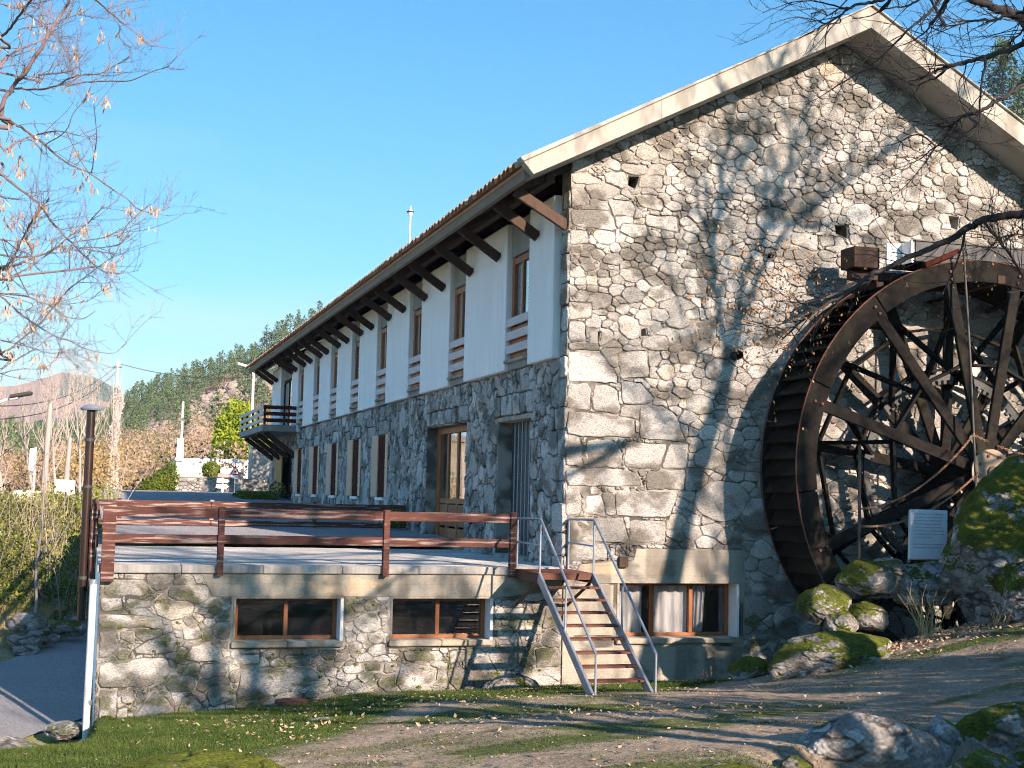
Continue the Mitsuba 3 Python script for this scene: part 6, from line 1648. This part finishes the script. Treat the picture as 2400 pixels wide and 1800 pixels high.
# bramble bank
bb, bd = MB(), MB()
rgb_ = np.random.default_rng(77)
for i in range(150):
    y = 11.8 + 17 * rgb_.random() ** 1.1
    x = rgb_.uniform(-13.5 - .25 * (y - 12), -7.4 + .02 * y)
    e = (y - 12.3) - 2.8 * (x + 7.9)
    if e < 1.6:
        continue
    z = float(bank_z(x, y))
    grow = sm(1.6, 7, e)
    r = rgb_.uniform(.35, .8) * (.5 + .6 * grow)
    h = r * rgb_.uniform(.8, 1.3) * (.6 + .6 * grow)
    leaf_ball(bb if rgb_.random() < .72 else bd, (x, y, z + h * .55), (r, r, h), int(520 * r), .055, rgb_, .4, .4, -.4)
    if rgb_.random() < .5:
        leaf_ball(bd, (x + .3, y + 1, z + h * 1.2), (r * .8, r * .8, h * .7), int(160 * r), .06, rgb_, .3, .5, -.4)
for i in range(120):
    y = rgb_.uniform(24, 39.5)
    x = rgb_.uniform(-12.5, -8.2)
    z = float(bank_z(x, y))
    h = rgb_.uniform(.6, 1.2) * max(1.2 - z, .6) / 2 * .72
    leaf_ball(bd if rgb_.random() < .6 else bb, (x, y, z + h), (.9, .9, h), 420, .07, rgb_, .3, .5, -.6)
leafy('bramble_thicket', None, bb, 'bramble', per=4)
tag('bramble_thicket', 'yellow-green brambles covering the bank above the lower road', 'bramble', None, 'stuff')
leafy('dark_bramble', None, bd, 'bramble_dark', per=4)
tag('dark_bramble', 'darker scrub mixed into the bramble bank', 'bramble', None, 'stuff')
st = MB()
for i in range(260):
    y = rgb_.uniform(13, 27)
    x = rgb_.uniform(-12.5, -7.3)
    z = float(bank_z(x, y))
    d = unit(np.array([rgb_.normal(0, .35), rgb_.normal(0, .3), 1]))
    L = rgb_.uniform(.8, 2.6)
    p = np.array([x, y, z])
    st.tube([p, p + d * L * .5 + rgb_.normal(0, .05, 3), p + d * L + rgb_.normal(0, .12, 3)], [.009, .007, .003], 3, False)
leafy('bank_stems', None, st, 'pale_twig')
tag('bank_stems', 'pale dead stems standing in the bramble bank', 'stems', None, 'stuff')
gs = MB()
for i in range(9000):
    y = rgb_.uniform(9.3, 14.5)
    x = rgb_.uniform(-12, -7.5)
    if (y - 12.3) - 2.8 * (x + 7.9) < .3:
        continue
    z = float(ground_z(x, y)) - .01
    d = np.array([rgb_.normal(0, .05), rgb_.normal(0, .05), rgb_.uniform(.06, .17)])
    s = np.array([.010, .004, 0])
    gs.add([[x - s[0], y, z], [x + s[0], y, z], [x + d[0], y + d[1], z + d[2]]], [[0, 1, 2]])
leafy('bank_grass', None, gs, 'dry_grass', per=3)
tag('bank_grass', 'dry grass on the bank by the lower road', 'grass', None, 'stuff')
# ---------------------------------------------------------------- beyond the forecourt: walls, house, shrubs, poles, signs
GW = thing('garden_wall', 'low grey stone garden wall in shade along the far road', 'wall')
fr = ([-2.1, 75.2, .85], unit([6.0, -1.83, 0]), [0, 0, 1], unit([-1.83, -6.0, 0]))
L = 6.3
put(GW, MB().prism(sbox(0, -.4, L, 1.02), *fr, -.35, -.02), 'mortar')
lay_wall(GW, sbox(0, -.1, L, 1.0), fr, [], lambda u, v: .25, 1.3, .02, .05, 60, 15)
part(GW, 'coping', MB().prism(sbox(-.02, 1.02, 4.2, 1.10), *fr, -.38, .03), 'concrete')
PW = thing('garden_wall', 'tall grey rendered wall partly sunlit behind the road sign', 'wall')
put(PW, MB().box(3.0, 6.5, 76.6, 76.9, .6, 4.05), 'grey_concrete', (.4, 0))
part(PW, 'stone_end', MB().box(5.0, 6.5, 76.52, 76.60, 1.5, 4.0), 'granite', (.3, .5))
part(PW, 'coping', MB().box(2.95, 6.55, 76.5, 76.95, 4.05, 4.18), 'dark_metal')
GP = thing('gate_pillar', 'grey gate pillar behind the triangular sign', 'pillar')
put(GP, MB().box(1.55, 2.1, 73.2, 73.7, .5, 2.35, .03), 'grey_concrete')
HO = thing('white_house', 'small white flat-roofed outbuilding beside the clipped round tree', 'house')
put(HO, MB().box(-1.75, 4.6, 85.2, 90.0, .6, 3.22), 'white_paint')
part(HO, 'parapet', MB().box(-1.85, 4.7, 85.08, 90.1, 3.22, 3.42, .02), 'white_paint')
part(HO, 'chimney', MB().box(1.35, 1.75, 86, 86.5, 3.42, 4.05).box(1.25, 1.85, 85.9, 86.6, 4.05, 4.15), 'white_paint')
part(HO, 'tower', MB().box(-1.75, -1.25, 84.95, 85.19, 3.2, 4.9), 'white_paint')
for x in (-1.0, .25):
    w = part(HO, 'window', MB().box(x, x + .75, 85.16, 85.19, 1.15, 1.95), 'dark_room')
    part(w, 'frame', MB().box(x - .08, x, 85.13, 85.19, 1.1, 2.0).box(x + .75, x + .83, 85.13, 85.19, 1.1, 2.0).box(x + .33, x + .40, 85.14, 85.158, 1.15, 1.95), 'red_wood')
part(HO, 'side_gate', MB().box(-2.3, -1.8, 84.6, 84.7, .6, 2.0), 'dark_metal')
RF = thing('white_wall', 'curved white garden wall below the conifer', 'wall')
put(RF, MB().box(1.0, 2.3, 78.6, 79.0, .6, 2.6, .05), 'white_paint')
rgv = np.random.default_rng(91)
BC = thing('conifer', 'huge bright green conifer beyond the balcony', 'tree')
mb = MB()
for (dx, dz, r, h) in ((0, 0, 1.75, 2.75), (.9, -.6, 1.5, 2.1), (-.5, -.8, 1.2, 1.9), (1.9, -1.0, 1.25, 1.8), (.3, 1.0, 1.1, 1.7)):
    leaf_ball(mb, (2.95 + dx, 88.6, 5.4 + dz), (r, r, h), 2600, .17, rgv, .62, .30, -.95, .45)
leafy(BC, 'foliage', mb, 'conifer', per=4)
leafy(BC, 'trunk', MB().tube([[3, 88.7, .5], [3, 88.7, 5]], [.2, .1], 7), 'bark', smooth=True)
BC = thing('conifer', 'low rounded green shrub in front of the huge conifer', 'shrub')
mb = MB()
leaf_ball(mb, (2.3, 86.3, 3.2), (1.55, 1.2, 1.75), 3600, .11, rgv, .6, .22, -.9)
leafy(BC, 'foliage', mb, 'hedge_leaf', per=4)
RT = thing('round_tree', 'small clipped round tree in front of the white outbuilding', 'tree')
mb = MB()
leaf_ball(mb, (.45, 79.5, 2.45), (.72, .7, .68), 2200, .075, rgv, .6, .2, -.9)
leafy(RT, 'foliage', mb, 'hedge_leaf', per=4)
leafy(RT, 'trunk', MB().tube([[.45, 79.5, .8], [.45, 79.5, 2.3]], .07, 6), 'bark', smooth=True)
HG = thing('hedge', 'dark sloping hedge left of the white outbuilding', 'hedge')
mb = MB()
for t in np.linspace(0, 1, 7):
    leaf_ball(mb, (-3.9 + 1.7 * t, 82.5, 1.1 + .75 * t), (.65, .7, .5 + .75 * t), 900, .09, rgv, .5, .25, -.95)
leafy(HG, 'foliage', mb, 'hedge_leaf', per=4)
H2 = thing('hedge', 'low box hedge by the corner of the building in shade', 'hedge')
mb = MB()
for yy in np.arange(36, 40.5, .5):
    for xx in (-1.55, -1.1, -.65):
        leaf_ball(mb, (xx, yy, .86), (.33, .33, .24), 300, .045, rgv, .5, .2, -.9)
leafy(H2, 'foliage', mb, 'hedge_leaf', per=4)
for (x, y, s, lab) in ((-.45, 35.2, .42, 'leafy pot-height shrub at the ochre door in shade'), (-.35, 12.1, .28, 'small weeds at the wall foot by the terrace')):
    k = thing('shrub', lab, 'shrub')
    mb = MB()
    leaf_ball(mb, (x, y, .0225 * y + s * .8), (s, s, s), 420, .05, rgv, .3, .3, -.8)
    leafy(k, 'foliage', mb, 'hedge_leaf', per=4)


def pole(lab, x, y, z0, z1, r, ivy=False):
    k = thing('utility_pole', lab, 'utility pole')
    part(k, 'shaft', MB().tube([[x, y, z0], [x + .02, y, z1]], [r, r * .72], 8), 'pole_concrete', smooth=40)
    return k


P1 = pole('pale utility pole wrapped in light dried ivy at the left', -6.42, 81.2, -1.0, 10.25, .15)
mb = MB()
for t in np.linspace(0, 1, 26):
    leaf_ball(mb, (-6.33 + .10 * math.sin(t * 9), 81.15, .2 + 8.0 * t), (.30 + .10 * math.sin(t * 23), .3, .34), 240, .085, rgv, .5, .4)
leafy(P1, 'ivy', mb, 'ivy', per=4)
part(P1, 'crossarm', MB().box(-6.75, -6.1, 81.1, 81.18, 9.75, 9.83), 'dark_metal')
pole('plain pale concrete pole above the white outbuilding', -1.27, 88.0, 1.0, 7.9, .13)
P3 = pole('lamp pole rising behind the balcony', 3.05, 78.3, .8, 9.6, .13)
part(P3, 'arm', MB().tube([[3.05, 78.3, 9.5], [2.8, 78.3, 9.95], [2.45, 78.2, 10.12]], .05, 6), 'white_metal', smooth=50)
part(P3, 'lamp_head', MB().obox([2.30, 78.2, 10.12], [unit([1, 0, -.25]), [0, 1, 0], unit([.25, 0, 1])], [.42, .15, .09], .04), 'white_metal')
SL = thing('street_lamp', 'street lamp arm reaching in from the left edge', 'street lamp')
part(SL, 'post', MB().tube([[-10.8, 5.3, -3.2], [-10.75, 5.28, 2.28]], .06, 10), 'galvanised', smooth=40)
part(SL, 'arm', MB().tube([[-10.75, 5.28, 2.25], [-10.2, 5.1, 2.55], [-9.62, 4.9, 2.72], [-9.42, 4.84, 2.80]], .028, 8), 'white_metal', smooth=40)
part(SL, 'lamp_head', MB().obox([-9.24, 4.77, 2.865], [unit([.94, -.2, .20]), unit([.2, .94, 0]), [0, 0, 1]], [.20, .10, .035], .03), 'dark_metal')
part(SL, 'lamp_glass', MB().obox([-9.36, 4.81, 2.80], [unit([.94, -.2, .18]), unit([.2, .94, 0]), [0, 0, 1]], [.085, .07, .03], .025), 'white_metal')


def wire(lab, p0, p1, sag, r):
    k = thing('wire', lab, 'wire')
    p0, p1 = np.array(p0), np.array(p1)
    t = np.linspace(0, 1, 25)[:, None]
    put(k, MB().tube(p0 + (p1 - p0) * t - np.array([0, 0, 4 * sag]) * t * (1 - t), r, 5, False), 'ink')


wire('upper of two dark wires sagging from the ivy pole to the left', [-6.52, 80.95, 9.85], [-12.89, 20.53, 3.6], 1.2, .022)
wire('lower of two dark wires sagging from the ivy pole to the left', [-6.42, 80.94, 9.54], [-12.6, 20.3, 3.05], 1.2, .022)
wire('wire from the ivy pole to the lamp pole behind the roof', [-6.2, 80.8, 10.0], [3.05, 78.1, 9.3], .45, .022)
wire('thin slanting wire crossing the poplars at the left edge', [-10.12, 40.6, 3.96], [-10.5, 18, 1.8], .1, .012)
wire('lowest thin wire sloping out of the left edge', [-9.5, 32, 2.35], [-10.3, 13.5, .95], .15, .010)
MA = thing('roof_mast', 'white mast with a ring antenna rising above the roof', 'mast')
part(MA, 'mast', MB().tube([[7.08, 45, 9], [7.0, 44.9, 15.7]], [.08, .045], 8), 'white_metal', smooth=40)
part(MA, 'ring', MB().tube([[7.0 + .17 * math.cos(t), 44.9 + .17 * math.sin(t), 15.40] for t in np.linspace(0, 6.283, 17)], .025, 6, False), 'dark_metal', smooth=40)
part(MA, 'antenna_base', MB().tube([[7.01, 44.9, 15.15], [7.01, 44.9, 15.3], [7.0, 44.9, 15.5]], [.05, .14, .10], 10), 'white_metal', smooth=40)

for (x, y, h, lab) in ((4.9, 63.0, 4.6, 'evergreen standing behind the long building, unseen from the yard'), (7.6, 65.0, 5.4, 'second evergreen behind the long building, unseen from the yard')):
    k = thing('evergreen_tree', lab, 'tree')
    mb = MB()
    leaf_ball(mb, (x, y, .9 + h * .8), (1.6, 1.5, h * .85), 2600, .16, rgv, .4, .3, -.95)
    leafy(k, 'foliage', mb, 'hedge_leaf', per=4)
    leafy(k, 'trunk', MB().tube([[x, y, .8], [x, y, h]], [.16, .06], 7), 'bark', smooth=True)
# road signs
SG = thing('direction_sign', 'stack of three white arrow signs pointing right on a short post', 'road sign')
sx, sy, sz = -.50, 64.0, .93
part(SG, 'post', MB().box(sx + .37, sx + .43, sy + .02, sy + .06, .7, 2.2).box(sx + .30, sx + .46, sy - .02, sy + .01, .98, 1.12), 'white_metal')
t10 = math.radians(-2.2)
Ux, Uz = np.array([math.cos(t10), 0, math.sin(t10)]), np.array([-math.sin(t10), 0, math.cos(t10)])
for i, (z0, h, txt, m) in enumerate(((1.86, .27, '', 'sign_brown'), (1.52, .28, 'TORRE 22', 'white_paint'), (1.18, .28, 'COVILHÃ', 'white_paint'))):
    o = np.array([sx + .05 - .04 * i, sy, z0])
    pl_ = Polygon([(0, 0), (.66, 0), (.80, h / 2), (.66, h), (0, h)])
    b = part(SG, 'board', MB().prism(pl_, o, Ux, Uz, [0, -1, 0], 0, .025), m, label=('brown faded top board', 'white arrow board reading TORRE 22', 'white arrow board reading COVILHÃ')[i])
    part(b, 'border', MB().prism(pl_.difference(pl_.buffer(-.014, join_style=2)), o, Ux, Uz, [0, -1, 0], .0255, .029), 'ink')
    if txt:
        m_ = meshkit.text_mesh(txt, .125, .004, True)
        v = np.array(m_.vertices)
        v[:, 0] *= .60 / max(v[:, 0].max(), .6)
        w = o + (v[:, :1] + .04) * Ux + (v[:, 1:2] + .075) * Uz + (v[:, 2:] + .0265) * np.array([0, -1.0, 0])
        part(b, 'lettering', (w, np.array(m_.faces)[:, ::-1]), 'ink')
TS = thing('warning_sign', 'red-bordered triangular warning sign under a white panel', 'road sign')
x, y = 1.28, 70.7
part(TS, 'post', MB().tube([[x, y + .04, .9], [x, y + .04, 3.2]], .035, 8), 'white_metal', smooth=40)
tri = Polygon([(-.30, 0), (.30, 0), (0, .54)]).buffer(.03)
part(TS, 'red_plate', MB().prism(tri, [x, y, 2.12], [1, 0, 0], [0, 0, 1], [0, -1, 0], 0, .02), 'sign_red')
part(TS, 'white_plate', MB().prism(tri.buffer(-.075), [x, y, 2.12], [1, 0, 0], [0, 0, 1], [0, -1, 0], .0205, .024), 'white_paint')
part(TS, 'pictogram', MB().prism(Polygon([(-.10, .14), (.02, .13), (.10, .20), (.0, .24), (-.06, .22)]), [x, y, 2.12], [1, 0, 0], [0, 0, 1], [0, -1, 0], .0245, .028), 'ink')
part(TS, 'small_plate', MB().box(x - .2, x + .2, y - .02, y, 1.86, 2.06), 'white_metal')
part(TS, 'white_panel', MB().box(x - .42, x + .42, y + .1, y + .14, 2.84, 3.12, .01), 'white_paint')
# things half hidden in the brush at the left
k = thing('white_wall', 'scrap of white wall showing through the brush left of the flue', 'wall')
part(k, 'wall', MB().box(-9.40, -8.55, 40.3, 40.6, .2, 1.40, .03), 'white_paint')
k = thing('parked_car', 'white car roof at the left edge beyond the brambles', 'car')
part(k, 'body', MB().box(-11.3, -10.35, 20.0, 23.0, -1.0, -.05, .22), 'white_paint', smooth=40)
part(k, 'cabin', MB().box(-11.2, -10.42, 20.7, 22.5, -.12, .35, .2), 'white_paint', smooth=40)
part(k, 'window', MB().box(-10.41, -10.39, 20.95, 22.2, .02, .28).box(-11.0, -10.4, 20.66, 20.69, .02, .26), 'dark_room')
k = thing('marker_post', 'white board on a grey post among the poplars', 'post')
part(k, 'post', MB().box(-10.02, -9.93, 33.0, 33.08, -1.5, 2.6), 'galvanised')
part(k, 'board', MB().box(-10.18, -10.02, 32.97, 33.0, 1.7, 2.55), 'white_paint')
k = thing('gatepost_wall', 'pale block of wall beneath the marker post', 'wall')
put(k, MB().box(-10.6, -9.6, 30.4, 30.9, -1.4, .95, .05), 'pole_concrete', (.2, 0))
"""end"""
# ---------------------------------------------------------------- grass, fallen leaves, dry stems in the yard
rgg = np.random.default_rng(123)


def in_view(x, y, z, m=.03):
    v = np.stack([x - EYE[0], y - EYE[1], z - EYE[2]], -1)
    d = v @ FW
    return (d > 1) & (np.abs(v @ np.array([.956, -.292, .023]) / d) < .372 + m) & (v @ UP / d > -.30)


def blades(mb, x, y, h, w, lean, rg):
    z = ground_z(x, y) - .008
    n = len(x)
    a = rg.uniform(0, 6.283, n)
    s = np.stack([np.cos(a), np.sin(a), 0 * a], 1) * w[:, None]
    b = np.stack([x, y, z], 1)
    l = np.stack([rg.normal(0, lean, n), rg.normal(0, lean, n), np.ones(n)], 1) * h[:, None]
    v = np.stack([b - s, b + s, b + l], 1).reshape(-1, 3)
    mb.add(v, np.arange(3 * n).reshape(-1, 3))


n = 900000
x, y = rgg.uniform(-9.2, 6.5, n), -rgg.random(n) ** 1.15 * 14.5
dist = np.hypot(x - EYE[0], y - EYE[1])
qn = nfbm(x * .55, y * .9, 3.0, 1, 4, 77)
ybk = -2.6 + .35 * np.minimum(x + .6, 0) + 1.35 * np.minimum(x + 3.3, 0)
near = sm(-.9, .5, y - ybk + 2.4 * (qn - .5))
lush = np.maximum(near * (x < 2.5), .62 * sm(.54, .64, qn))
lush = np.maximum(lush, .85 * sm(-2.2, -3.6, y) * sm(-7.5, -5, y) * sm(1.2, 2.2, x) * sm(.36, .5, qn))
lush = np.maximum(lush, .7 * sm(-10.6, -12.2, y) * sm(.36, .5, qn))
inside = (x > -7.66) | (y < -4)
keep = (rgg.random(n) < lush * (.30 + .6 * sm(.40, .60, nfbm(x, y, 6, 2.2, 3)))) & inside & in_view(x, y, ground_z(x, y)) & ~((np.hypot(x + 4.72, y + .62) < .33))
x, y, lu = x[keep], y[keep], lush[keep]
gm = MB()
h = rgg.uniform(.012, .045, len(x)) * (.5 + .8 * lu) * np.where((y > -2.4 + 1.35 * np.minimum(x + 3.3, 0)) & (x < 2), 1.4, .8)
blades(gm, x, y, h, rgg.uniform(.003, .006, len(x)), .5, rgg)
leafy('grass', None, gm, 'grass_blade', per=3)
tag('grass', 'short green grass growing along the wall foot and in the yard', 'grass', None, 'stuff')
print('grass blades', len(x))


def leaf_scatter(mb, x, y, s, rg, lift=.006):
    z = ground_z(x, y) + lift
    for a, b, c, w in zip(x, y, z, s):
        n_ = unit([rg.normal(0, .45), rg.normal(0, .45), 1])
        u_ = unit(np.cross(n_, rg.normal(size=3))) * w
        v_ = np.cross(n_, u_) * .55
        c_ = np.array([a, b, c + w * .15])
        mb.add([c_ - u_, c_ - u_ * .2 + v_, c_ + u_ + n_ * w * .25, c_ - u_ * .1 - v_ + n_ * w * .15], [[0, 1, 2], [0, 2, 3]])


lm = MB()
n = 3000
x, y = rgg.uniform(-9, 6.5, n), -rgg.random(n) ** 1.1 * 13
kk = in_view(x, y, ground_z(x, y)) & ((x > -7.6) | (y < -4)) & (rgg.random(n) < .25 + .75 * sm(.45, .62, nfbm(x, y, 8, .8, 3)))
leaf_scatter(lm, x[kk], y[kk], rgg.uniform(.010, .030, kk.sum()), rgg)
for (cx, cy, sx_, sy_, n) in ((-.75, -1.5, .5, .25, 160), (4.3, -4.15, .75, .35, 650), (5.2, -4.05, .35, .3, 420), (3.7, -3.9, .4, .25, 200), (2.3, -1.2, .35, .25, 120), (-1.7, -.55, .35, .12, 60), (-4.4, -2.6, 1.6, 1.3, 420), (-5.6, -4.8, .9, 1.6, 240), (-2.0, -7.5, 1.4, .5, 260), (4.6, -5.2, .8, .3, 120)):
    leaf_scatter(lm, rgg.normal(cx, sx_, n), np.minimum(rgg.normal(cy, sy_, n), -.05), rgg.uniform(.016, .042, n), rgg, .022)
leafy('fallen_leaves', None, lm, 'litter', per=4)
tag('fallen_leaves', 'dry fallen leaves strewn over the yard and between the boulders', 'leaves', None, 'stuff')
# pebbles and crumbs on the earth
pb = MB()
TET = trimesh.creation.icosphere(subdivisions=0)
n = 2600
x, y = rgg.uniform(-9, 5, n), rgg.uniform(-14, -2.5, n)
kk = in_view(x, y, ground_z(x, y))
for a, b in zip(x[kk], y[kk]):
    r = .004 + .012 * rgg.random() ** 3
    pb.add(np.array(TET.vertices) * r * [1, 1.2, .7] + [a, b, float(ground_z(a, b)) + r * .2], TET.faces)
put('pebbles', pb, 'granite', (.3, .6))
tag('pebbles', 'small stones and grit on the bare earth path', 'pebbles', None, 'stuff')


def dry_shrub(lab, cx, cy, n, h, spread, k, w=.006, top=None):
    t = thing('dry_shrub', lab, 'shrub')
    mb = MB()
    for _ in range(n):
        a = rgg.uniform(0, 6.283)
        p = np.array([cx + rgg.normal(0, .07), cy + rgg.normal(0, .05), 0])
        p[2] = float(ground_z(p[0], p[1])) - .02
        d = unit(np.array([math.cos(a) * spread, math.sin(a) * spread * .6, 1]))
        L = h * rgg.uniform(.4, 1.1)
        pts = [p]
        for _ in range(4):
            d = unit(d + rgg.normal(0, .13, 3))
            pts.append(pts[-1] + d * L / 4)
        pts = np.array(pts)
        q = np.column_stack([pts, np.linspace(w, w * .3, 5)])
        mb.tube(pts, q[:, 3], 4, False)
        twigs(mb, q, rgg, 3, L * .35, w * .5, 0, 0, 3)
    leafy(t, 'stems', mb, k)


dry_shrub('leafless thorny shrub in the leaf litter right of the domed rock', 4.45, -4.2, 22, .95, .55, 'dry_grass', .007)
dry_shrub('tuft of dry stems at the wall foot under the right low window', 2.0, -1.3, 26, .30, .6, 'litter', .003)
dry_shrub('dry fern clump at the side of the large mossy boulder', 5.35, -4.7, 18, .5, .6, 'dry_grass', .004)
dry_shrub('low dead weeds on top of the domed mossy rock', 2.35, -3.65, 14, .22, .7, 'litter', .003)

# moss and small ferns in the joints of the terrace wall
ms = MB()
for _ in range(95):
    u, v = rgg.uniform(-7.5, -.2), rgg.uniform(-2.35, -.6)
    if (-5.7 < u < -3.75 or -3.1 < u < -1.2) and -1.4 < v < -.5:
        continue
    if v < float(ground_z(u, 0)) + .05:
        continue
    r = rgg.uniform(.015, .05)
    leaf_ball(ms, (u, -.012, v), (r * 1.5, .022, r), int(60 + 900 * r), .011, rgg, .3, .5, -1)
leafy('wall_moss', None, ms, 'moss', per=4)
tag('wall_moss', 'tufts of moss and fern in the joints of the terrace wall', 'moss', None, 'stuff')
# ---------------------------------------------------------------- air
HAZE = .00010
if HAZE:
    scene['air'] = {'type': 'homogeneous', 'albedo': {'type': 'rgb', 'value': [.95, .96, .97]}, 'sigma_t': {'type': 'rgb', 'value': [HAZE * .8, HAZE, HAZE * 1.35]}}
    scene['haze'] = {'type': 'cube', 'to_world': T4().translate([0, 600, 80]).scale([4600, 5600, 160]), 'bsdf': {'type': 'null'}, 'interior': ref('air')}
    scene['camera']['medium'] = ref('air')
    tag('haze', 'thin winter haze over the valley', 'haze', None, 'stuff')
for k_ in list(labels):
    if not any(k == k_ or k.startswith(k_ + '__') for k in scene):
        print('label without object', k_)
